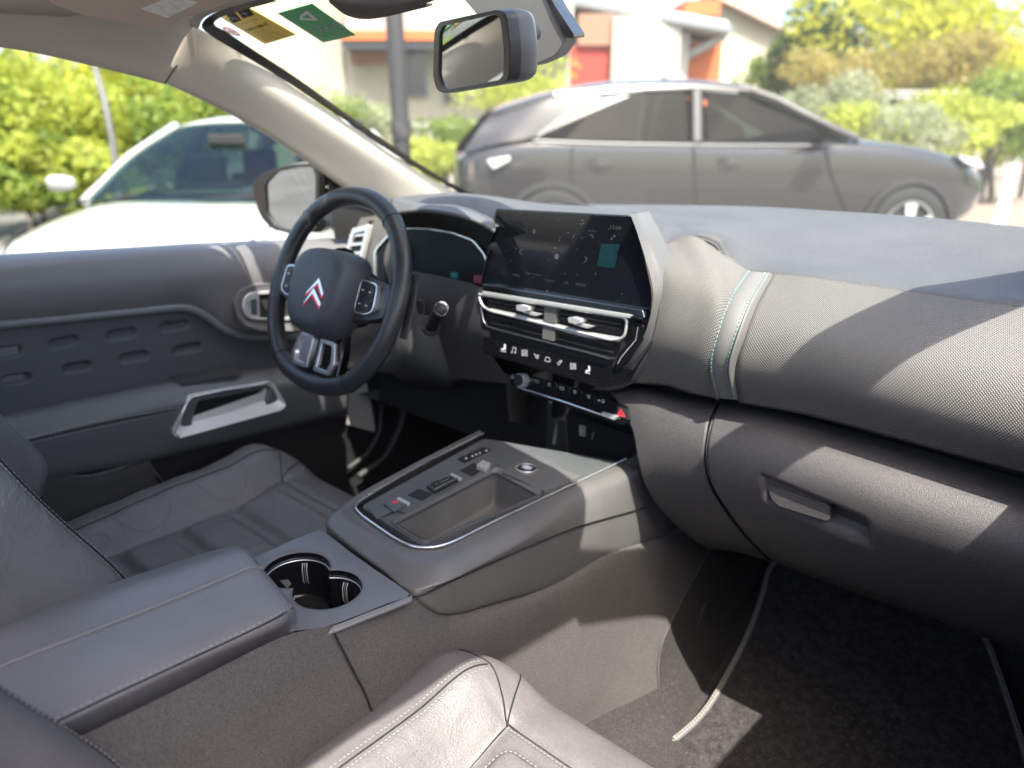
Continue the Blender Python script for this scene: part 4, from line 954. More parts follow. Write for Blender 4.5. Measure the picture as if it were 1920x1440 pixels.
for c0 in (cA, cB):
    lathe('rubber_floor', Matrix.Translation((c0.x, c0.y, ZC-.067)), [(0,.001),(.031,.001),(.033,0)], K['rubber'], ch, seg=32)
    th = math.atan2(.25,-.6)+1.15*0
for (x_, y_, c0) in ((577,1052,cA),(643,1106,cB)):
    q0 = P(x_, y_, z=ZC-.022); dv = (q0-c0); dv.z = 0; dv.normalize(); q = Vector((c0.x, c0.y, q0.z))+dv*.0375
    for k_ in (-1, 0, 1):
        s_ = dv.cross(Vector((0,0,1)))*k_*.0028
        sweep('grip_fin', [q+s_+Vector((0,0,.006)), q+s_-dv*.004, q+s_-dv*.004-Vector((0,0,.018)), q+s_-Vector((0,0,.024))], .0008, K['silver'] if k_ else K['chrome'], ch, seg=6)
plate('clip', Fr(P(535,1092,z=ZC-.01), (1,0,0), (.5,-.5,.7)), [(524,1088),(540,1086),(546,1094),(538,1104)], -.002, 0, K['consolep'], ch, b=.0008)

# armrest
ar = thing('armrest', 'long padded leather armrest with a piped seam and stitched edge', 'armrest', (.02,-.6,.75))
AC = [[(-140,1216),(0,1172),(110,1128),(240,1083),(380,1038),(440,1023),(462,1030),(464,1040)],
      [(-140,1236),(0,1190),(120,1146),(250,1100),(380,1054),(450,1032),(474,1042),(476,1056)],
      [(-140,1300),(0,1246),(122,1198),(252,1148),(382,1096),(462,1062),(490,1064),(494,1080)],
      [(-140,1312),(0,1256),(122,1208),(254,1157),(384,1105),(464,1072),(493,1068),(498,1086)],
      [(-100,1400),(40,1335),(160,1282),(290,1226),(416,1172),(500,1134),(536,1120),(545,1140)],
      [(-40,1425),(85,1362),(205,1304),(330,1246),(455,1188),(520,1156),(549,1138),(554,1152)],
      [(-20,1440),(105,1376),(225,1318),(348,1258),(468,1202),(528,1172),(553,1152),(556,1166)],
      [(0,1458),(135,1390),(262,1328),(385,1266),(490,1214),(520,1200),(546,1186),(548,1190)]]
AZ = [.762,.785,.788,.788,.786,.780,.768,.742]
def az(i, j):
    z_ = AZ[i]-(0,0,0,0,0,.001,.009,.03)[j]
    return max(z_, .738)
AP = [[P(*q, z=az(i, j)) for j, q in enumerate(r)] for i, r in enumerate(AC)]
patch('cushion', AP, mat('armrest_leather', (.158,.155,.163), .36, crease=.15, bump=.4, bscale=650, var=.08), ar, n=5, m=6)
sweep('piping', curve([a.lerp(b, .5)+Vector((0,0,.0005)) for a, b in zip(AP[2][:7], AP[3][:7])], 6), .0026, MATS['armrest_leather'], ar, seg=8)
for t_ in (.22, .42):
    stitches('stitching', curve([a.lerp(b, t_)+Vector((.001,-.0014,.0022)) for a, b in zip(AP[4][:7], AP[5][:7])], 6)if t_ < .1 else curve([a.lerp(b, .1+t_)+Vector((.0012,-.0012,.0016)) for a, b in zip(AP[5][:7], AP[6][:7])], 6), K['thread'] if t_ < .3 else K['darkthread'], ar, .0042, .0022, .0005)
stitches('stitching', curve([a.lerp(b, .96)+Vector((.0005,-.0008,.0024)) for a, b in zip(AP[4][:7], AP[5][:7])], 6), K['thread'], ar, .0042, .0022, .0005)
sweep('edge_seam', curve([a.lerp(b, .08)+Vector((.0012,-.0012,.0008)) for a, b in zip(AP[5][:7], AP[6][:7])], 6), .0010, K['dark'], ar, seg=6)
patch('armrest_base', [[v+Vector((-.004,.002,-.000)) for v in AP[7][:7]], [v+Vector((-.006,.003,-.012)) for v in AP[7][:7]]], K['dark'], ar)

# tunnel trim beside the passenger seat
tn = thing('tunnel_trim', 'taupe grained side trim between the passenger seat and the console', 'side trim', (.15,-.2,.5))
TR = [([(-60,1480),(120,1396),(330,1294),(530,1194),(640,1168),(760,1118),(850,1138),(1020,1093),(1216,1005),(1338,1005)], [.118]*9+[.14]),
      ([(20,1540),(200,1470),(420,1372),(585,1296),(680,1262),(780,1222),(885,1190),(1035,1118),(1160,1050),(1334,1025)], [.135]*5+[.138,.14,.143,.145,.15]),
      ([(40,1640),(300,1560),(500,1476),(660,1400),(770,1350),(860,1312),(960,1270),(1090,1225),(1180,1195),(1249,1186)], [.15]*7+[.16,.17,.18]),
      ([(100,1800),(400,1660),(620,1560),(800,1490),(900,1450),(980,1420),(1060,1380),(1130,1340),(1185,1315),(1234,1290)], [.165]*7+[.175,.19,.2])]
TT = [[P(*q, x=xx) for q, xx in zip(a, b)] for a, b in TR]
patch('trim_panel', TT, K['tunnelc'], tn, n=6, m=6)
sweep('panel_gap', [P(*q, x=xx) for q, xx in (((624,1182),.1205),((645,1222),.130),((664,1260),.1375),((684,1298),.1415),((700,1340),.147))], .0013, K['dark'], tn, seg=6)
FW = [[TT[0][-1], P(1400,1015,x=.165), P(1475,1040,x=.175)], [TT[1][-1], P(1385,1030,x=.168), P(1460,1048,x=.18)], [TT[2][-1], P(1330,1130,x=.185), P(1440,1065,x=.19)], [TT[3][-1], P(1300,1225,x=.205), P(1440,1090,x=.20)], [P(1262,1390,x=.25), P(1330,1300,x=.24), P(1430,1110,x=.215)]]
patch('footwell_side', FW, K['carpet'], tn, n=4, m=6)
patch('lower_carpet', [TT[3], [v+Vector((.03,-.01,-.04)) for v in TT[3]], [v+Vector((.10,-.02,-.06)) for v in TT[3]]], K['carpet'], tn)
sweep('edge_line', curve([TT[1][-1]+Vector((.001,-.001,0)), P(1290,1105,x=.168), TT[2][-1]+Vector((.001,-.001,0)), P(1236,1235,x=.193), TT[3][-1]+Vector((.001,-.001,0))], 5), .0008, K['consolep'], tn, seg=6)
sweep('edge_line', [P(*q, x=.192) for q in ((1324,1130),(1315,1150),(1310,1170))], .0007, K['consolep'], tn, seg=6)

# ================================================================== FLOOR MAT
MFr = Fr((.4,.1,.268), (1,0,0), (0,-.17,1))
fm = thing('floor_mat', 'charcoal carpet floor mat with pale stitched edge binding', 'floor mat', (.45,.3,.28))
mo = [MFr.w(*MFr.p(*q)) for q in ((1130,1470),(1200,1430),(1266,1386),(1320,1335),(1362,1268),(1402,1190),(1428,1120),(1440,1075),(1456,1052),(1480,1040))]
mor = [MFr.w(*MFr.p(*q)) for q in ((1700,1138),(1765,1152),(1808,1166),(1842,1190),(1868,1250),(1892,1320),(1918,1400),(1940,1480))]
farl = [mo[-1].lerp(mor[0], k/6)+Vector((0,.06*math.sin(math.pi*k/6),.0)) for k in range(7)]
mpts = curve(mo, 4)+farl[1:-1]+curve(mor, 4)+[MFr.w(.35,-.5), MFr.w(-.12,-.5)]
plate('mat_carpet', MFr, [((v-MFr.O).dot(MFr.X), (v-MFr.O).dot(MFr.Y)) for v in mpts], -.006, 0, mat('mat_pile', (.045,.041,.040), .95, grain=.6, bump=1, bscale=500, var=.3, vscale=70, spec=.1, dust=.04), fm, local=True)
tape = mat('mat_binding', (.12,.115,.11), .8, bump=.5)
for L_ in (curve(mo, 5), curve(mor, 5)):
    sweep('edge_binding', [v+MFr.N*.001 for v in L_], 1, tape, fm, prof=[(.0055*math.cos(t), .0028*math.sin(t)) for t in [2*math.pi*k/10 for k in range(10)]], up=MFr.N)
    for o_ in (-.0022, .0022):
        Lr = resample(L_, .006); q = [Lr[i]+MFr.N*.0042+((Lr[min(i+1, len(Lr)-1)]-Lr[max(i-1, 0)]).normalized().cross(MFr.N))*o_ for i in range(len(Lr))]
        stitches('stitching', q, mat('mat_thread', (.42,.41,.36), .8), fm, .0048, .0018, .0009)
rnd = random.Random(3); dv_, df_ = [], []
for (bx, by, bw, bh) in ((1620,1370,95,65),(1420,1410,110,50)):
    for r_ in range(7):
        for c_ in range(9):
            x_, y_ = bx+(c_-4)*bw/4.5+(r_ % 2)*10, by+(r_-3)*bh/3.5+(c_-4)*4
            if math.hypot((x_-bx)/bw, (y_-by)/bh) > 1 or rnd.random() < .3: continue
            x_ += rnd.uniform(-3,3); y_ += rnd.uniform(-2,2)
            u_, v_ = MFr.p(x_, y_); k_ = len(dv_); rr = .0042*rnd.uniform(.8,1.1)
            for j in range(8): dv_.append(MFr.w(u_+rr*math.cos(j*math.pi/4), v_+rr*math.sin(j*math.pi/4), .0006))
            for j in range(8): dv_.append(MFr.w(u_+.6*rr*math.cos(j*math.pi/4), v_+.6*rr*math.sin(j*math.pi/4), .0024))
            for j in range(8): df_.append((k_+j, k_+(j+1) % 8, k_+8+(j+1) % 8, k_+8+j))
            df_.append(tuple(k_+8+j for j in range(8)))
tag(mesh('grip_dots', dv_, df_, mat('mat_dots', (.035,.033,.031), .8), fm), kind='stuff')

# ================================================================== SEATS
def bl(u): return smooth(.12, .195, abs(u))
def cush(cx, y0, a, l, side, pads=True):
    """a in [-1,1] across, l metres back from the front edge"""
    wmax = .262-.045*max(0, (.14-l)/.14)**2
    t = min(1, abs(a)); sg = 1 if a >= 0 else -1
    u = sg*wmax*(t/.80 if t < .80 else 1)
    ue = min(abs(u), wmax)
    h = .048*bl(ue)*smooth(0, .16, l+.05)*(1-.35*smooth(.25,.5,l))
    r_ = .035
    if t < .80: 
        d_ = wmax-ue
        if d_ < r_: h -= r_-math.sqrt(max(0, r_*r_-(r_-d_)**2))
    else: h -= r_+(t-.80)/.20*.16
    if t >= .80: u = sg*wmax
    z = .578+h+.018*math.exp(-((l-.09)/.06)**2)
    rf = .045
    if l < rf: z -= rf-math.sqrt(max(0, rf*rf-(rf-max(l, 0))**2))
    yy = y0-max(l, 0)
    if l < 0: z += l*1.0
    # pads between the bolsters
    if pads and t < .80:
        g = 0
        for k in range(4):
            lc = .165+k*.105
            dx, dy = abs(u)-.112+.02, abs(l-lc+.0*u)-.040+.015
            d_ = math.hypot(max(dx, 0), max(dy, 0))+min(max(dx, dy), 0)
            g = max(g, 1-smooth(.006, .022, d_))
        z += .016*g
        z -= .005*math.exp(-((abs(u)-.128)/.006)**2)*smooth(.09,.11,l)       # bolster seam groove
        z -= .004*math.exp(-((l-.095)/.005)**2)*(1-bl(abs(u)))                 # front cross seam groove
        z += .0016*math.sin(u*60+l*35)*math.sin(l*50+u*13)*bl(abs(u))*(1 if side < 0 else .25)
    return Vector((cx+u*1.0, yy, z))
def seat(name, label, cx, yf, yb, hmax, lmat, side):
    s_ = thing(name, label, 'car seat', (cx, yf-.25, .25))
    A = [-1+2*i/110 for i in range(111)]
    L_ = [-.22,-.12,-.04,0,.0015,.005,.01,.016,.024,.034,.044]+[.05+k*.0056 for k in range(84)]
    V_ = [cush(cx, yf, a, l, side) for l in L_ for a in A]; nc = len(A)
    F_ = [(i*nc+j, i*nc+j+1, (i+1)*nc+j+1, (i+1)*nc+j) for i in range(len(L_)-1) for j in range(nc-1)]
    cu = mesh('cushion', V_, F_, lmat, s_); 
    def on(u, l, lift=.0006):
        w_ = .262-.045*max(0, (.14-l)/.14)**2
        return cush(cx, yf, max(-.799, min(.799, u/w_*.8)), l, side)+Vector((0,0,lift))
    def seam(pts, mt_=K['thread'], dbl=.0):
        c_ = curve([Vector((u, l, 0)) for u, l in pts], 8); stitches('stitching', [on(v.x, v.y, .0012) for v in c_], mt_, cu, .0034, .0022, .0005)
    def groove(pts): 
        c_ = curve([Vector((u, l, 0)) for u, l in pts], 8); sweep('seam', [on(v.x, v.y, .0002) for v in c_], .0012, K['dark'], cu, seg=6)
    for sg in (-1, 1):
        groove([(sg*.128,.45),(sg*.128,.3),(sg*.128,.2),(sg*.130,.095)])
        groove([(sg*.196,.47),(sg*.198,.3),(sg*.196,.15),(sg*.188,.07)])
        for o_ in (-.007, .007): seam([(sg*(.196+o_),.47),(sg*(.198+o_),.3),(sg*(.196+o_),.15),(sg*(.188+o_),.075)])
        groove([(sg*.232,.075),(sg*.19,.065),(sg*.155,.08),(sg*.130,.098)])
        groove([(sg*.185,.012),(sg*.165,.035),(sg*.145,.07),(sg*.130,.098)])
        for l0 in (.15, .30):
            seam([(sg*.188,l0),(sg*.170,l0-.002),(sg*.150,l0+.015),(sg*.142,l0+.05),(sg*.155,l0+.075),(sg*.188,l0+.095)], K['darkthread'] if side < 0 else K['thread'])
    seam([(-.128,.101),(-.06,.102),(0,.102),(.06,.102),(.128,.101)]); groove([(-.130,.095),(0,.096),(.130,.095)])
    for k in range(1):
        seam([(-.113,.30),(-.113,.16),(-.10,.127),(-.07,.122),(0,.122),(.07,.122),(.10,.127),(.113,.16)])
    # backrest
    def back(a, h):
        t = abs(a); sg = 1 if a >= 0 else -1; wm = .262-.02*smooth(.25,.6,h)-.06*(1-smooth(-.02,.10,h))
        ue = wm*min(1, t/.72); u = sg*ue
        f = (.135 if sg*side > 0 and side < 0 or False else .075)*smooth(.12,.215,ue)*smooth(-.02,.16,h)*(1-.6*smooth(.35,.6,h)); r_ = .03
        d_ = wm-ue; y_ = f
        if t < .72:
            if d_ < r_: y_ -= r_-math.sqrt(max(0, r_*r_-(r_-d_)**2))
        else: y_ = f-r_-(t-.72)/.28*.16
        y_ += .02*math.exp(-((h-.16)/.1)**2)
        return Vector((cx+u, yb-.40*h+y_, .585+h-.0*y_))
    A2 = [-1+2*i/60 for i in range(61)]; H_ = [-.06+hmax*k/50*1.1 for k in range(51)]
    V_ = [back(a, h) for h in H_ for a in A2]; nc = len(A2)
    F_ = [(i*nc+j, i*nc+j+1, (i+1)*nc+j+1, (i+1)*nc+j) for i in range(len(H_)-1) for j in range(nc-1)]
    bk = mesh('backrest', V_, F_, lmat, s_)
    def onb(u, h): 
        wm = .262-.02*smooth(.25,.6,h)-.06*(1-smooth(-.02,.10,h)); return back(max(-.719, min(.719, u/wm*.72)), h)+Vector((0,.0012,0))
    for sg in (-1, 1):
        for o_ in (-.006, .006):
            c_ = curve([Vector((sg*(u+o_), h, 0)) for u, h in ((.232,.0),(.238,.08),(.242,.16),(.24,.26),(.236,.4))], 8)
            stitches('stitching', [onb(v.x, v.y) for v in c_], K['thread'], bk, .0040, .0022, .0006)
        c_ = curve([Vector((sg*u, h, 0)) for u, h in ((.242,.12),(.20,.10),(.16,.11),(.13,.14))], 8)
        stitches('stitching', [onb(v.x, v.y) for v in c_], K['thread'], bk, .0040, .0022, .0006)
        sweep('seam', [onb(v.x, v.y) for v in curve([Vector((sg*u, h, 0)) for u, h in ((.236,.0),(.240,.08),(.243,.16),(.241,.26),(.237,.4))], 6)], .0012, K['dark'], bk, seg=6)
    # sides of the frame
    box('seat_base', (cx-.22, yf-.46, .27), (cx+.22, yf-.06, .50), K['blackp'], s_, b=.02)
    return s_
seat('driver_seat', 'charcoal leather driver seat behind the armrest by the closed door', -.375, .028, -.53, .62, K['leather'], -1)
seat('passenger_seat', 'sunlit taupe leather passenger seat in the foreground with pale stitching', .385, -.150, -.655, .40, mat('sunlit_seat_leather', (.12,.112,.112), .5, crease=.35, grain=.18, bump=.6, bscale=520, var=.1, vscale=14), 1)

# ================================================================== DRIVER DOOR
dd = thing('driver_door', 'closed driver door with dimpled insert chrome pull and padded armrest', 'car door', (-.8,-.2,.5))
doorp = mat('door_upper_plastic', (.14,.137,.139), .42, bump=.4, bscale=800, var=.08, vscale=5)
cx_ = (-140, 0, 120, 250, 345, 385, 430, 500, 570, 650)
def drow(ys, xs): return [P(px_, py_, x=(xs if not isinstance(xs, (list, tuple)) else xs[i])) for i, (px_, py_) in enumerate(zip(cx_, ys))]
Ri = (618,604,593,580,571,584,617,628,626,616)       # ridge
patch('upper_panel', [drow([486,477,470,463,457,455,453,450,448,446], -.80), drow([489,480,473,465,460,458,456,453,450,448], -.775), drow([509,499,490,481,475,473,471,468,464,460], -.738), drow([545,536,527,519,513,511,509,505,500,494], -.722),
    drow([580,571,562,551,543,541,545,548,545,535], -.722), drow([605,592,581,568,559,570,600,610,606,596], -.728), drow(Ri, -.736), drow([y+3 for y in Ri], -.75)], doorp, dd, n=5, m=8)
pills = [(15,662,.0),(120,643,0),(229,628,0),(327,613,0),(32,712,0),(145,690,0),(251,671,0),(352,655,0),(-90,680,0),(-80,734,0)]
def pdisp(px_, py_, p_):
    e = 0
    for (cx0, cy0, _) in pills:
        hw = 28; hh = 9.5
        if abs(px_-cx0) > 45: continue
        d = sdbox(px_, py_, cx0, cy0, hw, hh, -.16, 9.4)
        e = min(e, -.020*(1-smooth(-6, 1.5, d))*max(.05, min(1, .5-.5*(py_-cy0+.16*(px_-cx0))/hh)))
    return e
ins = patch('insert_panel', [drow([y-2 for y in Ri], -.742), drow([y+12 for y in Ri], -.748), drow([700,682,665,646,635,640,652,660,655,648], -.750), drow([750,732,712,692,676,668,668,668,662,655], -.750), drow([796,772,748,722,704,697,690,684,676,668], -.750), drow([812,788,764,738,720,712,706,698,690,680], -.752)], mat('insert_cloth', (.07,.072,.08), .6, bump=.3, bscale=900), dd, n=16, m=34, disp=pdisp)
sweep('ridge_moulding', fillet([P(*q, x=-.738) for q in ((-140,622),(0,608),(120,597),(250,584),(348,574),(385,590),(425,622),(470,633),(570,630),(650,620))], .03, 5, False), .0085, mat('ridge_plastic', (.16,.163,.17), .4), dd, seg=10)
# release handle
HFd = Fr(P(490,575,x=-.714), (0,1,0), (1,0,.1))
lo = [(455,562),(468,548),(505,545),(560,545),(560,600),(505,602),(470,600),(457,588)]
big = [(440,570),(450,545),(480,532),(570,530),(570,622),(490,622),(460,612),(445,592)]
frame_ring('handle_bezel', HFd, big, lo, -.006, .006, doorp, dd, r=.008, ri=.006, hin=.0, b=.003)
rh = frame_ring('release_handle', HFd, scl(lo, 1.0), scl(lo, .78), -.002, .007, K['silver'], dd, r=.010, ri=.008, b=.002)
plate('handle_cavity', HFd, lo, -.004, -.002, K['dark'], dd)
plate('handle_lever', HFd, [(466,556),(486,552),(488,600),(468,596)], -.002, .006, K['silver'], rh, r=.004, b=.001)
plate('lock_tab', HFd, [(470,562),(482,560),(483,590),(472,588)], .006, .008, mat('lock_blue', (.05,.07,.09), .4), rh, r=.003, b=.0006)
# armrest of the door
DA = [drow([800,776,752,726,708,702,696,690,684,676], -.752), drow([812,788,760,732,714,708,702,697,691,682], -.715), drow([850,828,796,766,748,742,735,722,712,700], -.685),
      drow([870,846,816,786,765,760,752,742,732,718], -.680), drow([905,880,850,820,798,790,782,770,758,742], -.684), drow([940,915,886,862,838,828,820,802,785,766], -.694), drow([952,925,896,874,850,840,830,812,795,776], -.715), drow([958,930,902,880,856,846,836,818,802,782], -.75)]
armm = mat('door_armrest_leather', (.10,.104,.108), .36, bump=.4, bscale=700)
adisp = lambda px_, py_, p_: -.032*(1-smooth(-5, 3, sdbox(px_, py_, 433, 762, 66, 22, -.2, 8, -.3)))
patch('door_armrest', DA, armm, dd, n=10, m=20, disp=adisp)
for dy_ in (-5, 7):
    stitches('stitching', curve([P(*q, x=-.676) for q in ((-60,850+dy_),(75,820+dy_),(200,792+dy_*.9),(328,768+dy_*.5))], 6), K['thread'], dd, .0042, .0024, .0007)
sweep('armrest_seam', curve([P(*q, x=-.679) for q in ((-60,851),(75,821),(200,793),(328,769))], 6), .0016, K['dark'], dd, seg=6)
DFp = Fr(P(430,770,x=-.676), (0,1,0), (1,0,.05))
po_ = [(357,742),(512,715),(538,760),(530,769),(334,823),(324,812)]
pi_ = [(376,750),(494,724),(503,735),(490,742),(374,783),(362,786)]
frame_ring('pull_frame', DFp, po_, pi_, -.012, .003, mat('pull_silver', (.85,.85,.84), .3, .3), dd, r=.010, ri=.006, hin=-.020, b=.0012)
plate('pull_recess', DFp, scl(pi_, 1.0), -.036, -.030, K['dark'], dd)
sweep('pull_lip', [DFp.w(*DFp.p(*q), .0036) for q in ((334,819),(326,810),(345,762),(357,744),(420,731),(505,718))], .0016, K['chrome'], dd, seg=8)
plate('switch_shelf', Fr(P(380,705,x=-.71), (0,1,0), (.5,0,.9)), [(318,706),(450,684),(456,700),(340,722)], -.003, 0, K['blackp'], dd, b=.001)
# lower door skin with carpeted pocket
patch('lower_panel', [drow([950,925,898,878,853,843,833,815,799,780], -.735), drow([1060,1030,1000,980,960,950,940,920,900,880], -.74), drow([1250,1220,1190,1170,1150,1140,1130,1110,1090,1070], -.76)], K['dark'], dd, n=4, m=4)
patch('pocket', [[P(*q, x=-.705) for q in ((60,878),(110,890),(165,893),(215,882),(276,862))], [P(*q, x=-.70) for q in ((80,960),(120,960),(180,960),(240,945),(300,915))], [P(*q, x=-.70) for q in ((120,1060),(160,1060),(220,1040),(280,1010),(330,960))]], mat('pocket_carpet', (.04,.04,.04), .9, bump=.5, bscale=900), dd, n=4, m=5, th=.006)
sweep('pocket_rim', curve([P(*q, x=-.704) for q in ((60,878),(110,890),(165,892),(215,881),(272,863),(286,880),(315,915))], 5), .0022, armm, dd)
# window pane
patch('window_glass', [[P(*q, x=-.79) for q in ((-140,480),(120,465),(345,452),(560,443),(640,440))], [P(*q, x=-.74) for q in ((-140,300),(120,290),(345,300),(500,340),(620,400))], [(-.64,-.9,1.37),(-.64,-.55,1.37),(-.64,-.3,1.355),(-.66,-.05,1.30),(-.72,.30,1.13)]], K['sideglass'], dd, n=4, m=4)
# door mirror outside
DM = Fr(P(560,370,x=-.98), (.93,.36,0), (.32,-.94,-.05))
go2 = [(497,345),(520,322),(560,314),(586,312),(592,330),(590,425),(560,436),(520,426),(500,400)]
dmr = plate('door_mirror', DM, go2, -.002, 0, mat('door_mirror_silver', (.5,.52,.53), .015, 1), dd, r=.012)
dmr['label'] = 'oval side mirror glass in a dark housing outside the driver window'
frame_ring('mirror_frame', DM, [(470,350),(486,326),(545,308),(592,306),(598,325),(596,430),(560,443),(508,430),(486,405)], go2, -.02, .006, mat('mirror_housing_brown', (.016,.014,.013), .3, coat=.5), dmr, r=.02, ri=.012, b=.002)
g4 = fillet([Vector((*DM.p(*q, 0), 0)) for q in [(470,350),(486,326),(545,308),(600,306),(625,315),(628,400),(600,438),(508,430),(486,405)]], .02); cm = sum(g4, Vector((0,0,0)))/len(g4)
patch('mirror_shell', [[DM.w(cm.x+(v.x-cm.x)*k_, cm.y+(v.y-cm.y)*k_, h_) for v in g4] for k_, h_ in ((1,-.004),(1.02,-.03),(.95,-.08),(.75,-.12),(.4,-.14),(.02,-.145))], MATS['mirror_housing_brown'], dmr, n=3, m=1, closed=True)
sweep('mirror_foot', [P(615,400,x=-.93), P(640,425,x=-.84), P(650,440,x=-.80)], .022, K['blackp'], dmr)
# rear reach of the door lining and the block that carries the armrest
patch('rear_lining', [[(-.80,-.40,1.05),(-.80,-1.0,1.06),(-.80,-1.7,1.06)],[(-.752,-.40,1.0),(-.752,-1.0,1.0),(-.752,-1.7,1.0)],[(-.765,-.40,.7),(-.765,-1.0,.7),(-.765,-1.7,.7)],[(-.79,-.40,.25),(-.79,-1.0,.25),(-.79,-1.7,.25)]], doorp, dd)
box('armrest_block', (-.085,-1.15,.28), (.108,-.42,.735), K['tunnelc'], ar, b=.01)
box('rear_cushion', (-.085,-1.15,.737), (.112,-.80,.785), MATS['armrest_leather'], ar, b=.012)
# ================================================================== OUTSIDE: GROUND
def gz(x_, y_): return -.22+.20*smooth(2.0, 4.2, y_)-.0
asph = mat('asphalt', (.14,.135,.125), .9, bump=.0, var=.25, vscale=1.2, spec=.2)
xs = [-1500,-400,-120,-60]+[-50+2*i for i in range(51)]+[60,120,400,1500]
ys = [-1500,-300,-60]+[-20,-10,-5,0,1,2,2.4,2.8,3.2,3.6,4.0,4.4,6,8,11,15,20,26,34,45,60,90,150,400,1500]
gv = [(x_, y_, gz(x_, y_)) for y_ in ys for x_ in xs]
gfc = [(i*len(xs)+j, i*len(xs)+j+1, (i+1)*len(xs)+j+1, (i+1)*len(xs)+j) for i in range(len(ys)-1) for j in range(len(xs)-1)]
tag(mesh('ground', gv, gfc, asph), kind='structure')
HX, HF = Vector((CR.x, CR.y, 0)), Vector((CF.x, CF.y, 0)).normalized()      # across / along the line of sight, both level
# sandy paved drive and painted lines on the right
def G(px_, py_, z_=-.02): return P(px_, py_, z=z_)
pv = mat('sandy_paving', (.19,.15,.12), .85, var=.15, vscale=.8)
tag(mesh('paving', [G(1790,430,-.016), G(2150,470,-.016), G(2250,262,-.016), G(1800,262,-.016)], [(0,1,2,3)], pv, smooth=False), kind='structure')
pl_ = mat('road_paint', (.6,.6,.58), .7, var=.1, vscale=3)
for q in ([(1860,420),(1885,420),(1915,290),(1900,290)], [(1935,430),(1965,430),(1960,290),(1948,290)]):
    tag(mesh('road_marking', [G(*p_, -.012) for p_ in q], [(0,1,2,3)], pl_, smooth=False), kind='structure')

# ================================================================== OUTSIDE: CARS
def build_car(root, M, D, bodym, lower, glassm, wheelm, handles=True):
    """D: lists of stations in metres; x forward, y from the near side across, z up"""
    W, L0 = D['W'], D['low']            # low: (x, z_sill, z_shoulder, z_crown, inset)
    def sec(st):
        x_, zs, zh, zc, ins = st; zm = (zs+zh)*.5
        h = [(ins+.06, zs), (ins+.005, zs+.12), (ins, zm), (ins+.012, zh-.10), (ins+.03, zh-.03), (ins+.10, zh), (ins+.35, zc-.012), (W/2, zc)]
        return [M @ Vector((x_, y_, z_)) for y_, z_ in h]+[M @ Vector((x_, W-y_, z_)) for y_, z_ in h[-2::-1]]
    rows = [sec(s) for s in L0]
    c0, c1_ = sum(rows[0], Vector())/len(rows[0]), sum(rows[-1], Vector())/len(rows[-1])
    rows = [[v.lerp(c0, .75) for v in rows[0]]]+rows+[[v.lerp(c1_, .75) for v in rows[-1]]]
    bd = patch('body', rows, bodym, root, n=4, m=2)
    # roof skin and pillars
    rf = D['roof']                      # (x, z, inset)
    rr = [[M @ Vector((x_, i_, z_-.03)), M @ Vector((x_, i_+.07, z_-.004)), M @ Vector((x_, W*.35, z_+.02)), M @ Vector((x_, W*.65, z_+.02)), M @ Vector((x_, W-i_-.07, z_-.004)), M @ Vector((x_, W-i_, z_-.03))] for x_, z_, i_ in rf]
    patch('roof', rr, bodym, root, n=4, m=4, th=.03)
    for nm, path, r_ in D['pillars']:
        for s_ in (0, 1):
            sweep(nm, [M @ Vector((x_, (W-y_) if s_ else y_, z_)) for x_, y_, z_ in path], r_, K['blackp'] if nm == 'door_pillar' else K['smoothp'] if nm.startswith('chrome') else bodym, root, seg=6)
    for nm, poly in D['side_glass']:
        for s_ in (0, 1):
            V_ = [M @ Vector((x_, (W-y_) if s_ else y_, z_)) for x_, y_, z_ in poly]
            mesh(nm, V_, [tuple(range(len(V_)))], glassm, root, smooth=False)
    for nm, r4 in D['screens']:
        patch(nm, [[M @ Vector(q) for q in r] for r in r4], glassm, root, n=3, m=3)
    x0, x1 = D['cab']; zb = D['belt']
    box('cabin_floor', (x0, .12, .35), (x1, W-.12, zb-.06), K['dark'], root, M=M)
    for (sx, sy) in ((x0+(x1-x0)*.62, W*.27), (x0+(x1-x0)*.62, W*.73), (x0+(x1-x0)*.25, W*.3), (x0+(x1-x0)*.25, W*.7)):
        box('headrest', (sx-.05, sy-.13, zb+.02), (sx+.05, sy+.13, zb+.22), K['rubber'], root, b=.03, M=M)
        box('seat_back', (sx-.08, sy-.24, .5), (sx+.06, sy+.24, zb+.04), K['rubber'], root, b=.04, M=M)
    for (wx, wr) in D['wheels']:
        for s_ in (0, 1):
            A_ = M @ Matrix.Translation((wx, -.012 if s_ == 0 else W+.012, wr)) @ (Matrix.Rotation(R(90), 4, 'X') if s_ == 0 else Matrix.Rotation(R(-90), 4, 'X'))
            lathe('wheel_arch', A_, [(wr+.075,-.05),(wr+.075,0),(wr+.03,.004),(wr+.03,-.02),(0,-.022)], K['rubber'], root, seg=32)
            wh = lathe('wheel', A_, [(0,-.018),(wr*.66,-.018),(wr*.68,.02),(wr*.80,.028),(wr*.97,.018),(wr,-.01),(wr,-.2)], K['rubber'], root, seg=32)
            for k in range(5):
                a = 2*math.pi*k/5+.3
                q = [A_ @ Vector((rr_*math.cos(a+d_), rr_*math.sin(a+d_), hz_)) for rr_, d_, hz_ in ((.04,-.9,.012),(wr*.66,-.24,.004),(wr*.66,.24,.004),(.04,.9,.012))]
                mesh('spoke', q, [(0,1,2,3)], wheelm, wh, smooth=False)
            lathe('rim', A_, [(wr*.62,.006),(wr*.69,.018),(wr*.70,.0)], wheelm, wh, seg=32)
            lathe('hub_cap', A_, [(0,.016),(.05,.014),(.07,.004)], wheelm, wh, seg=16)
    return bd
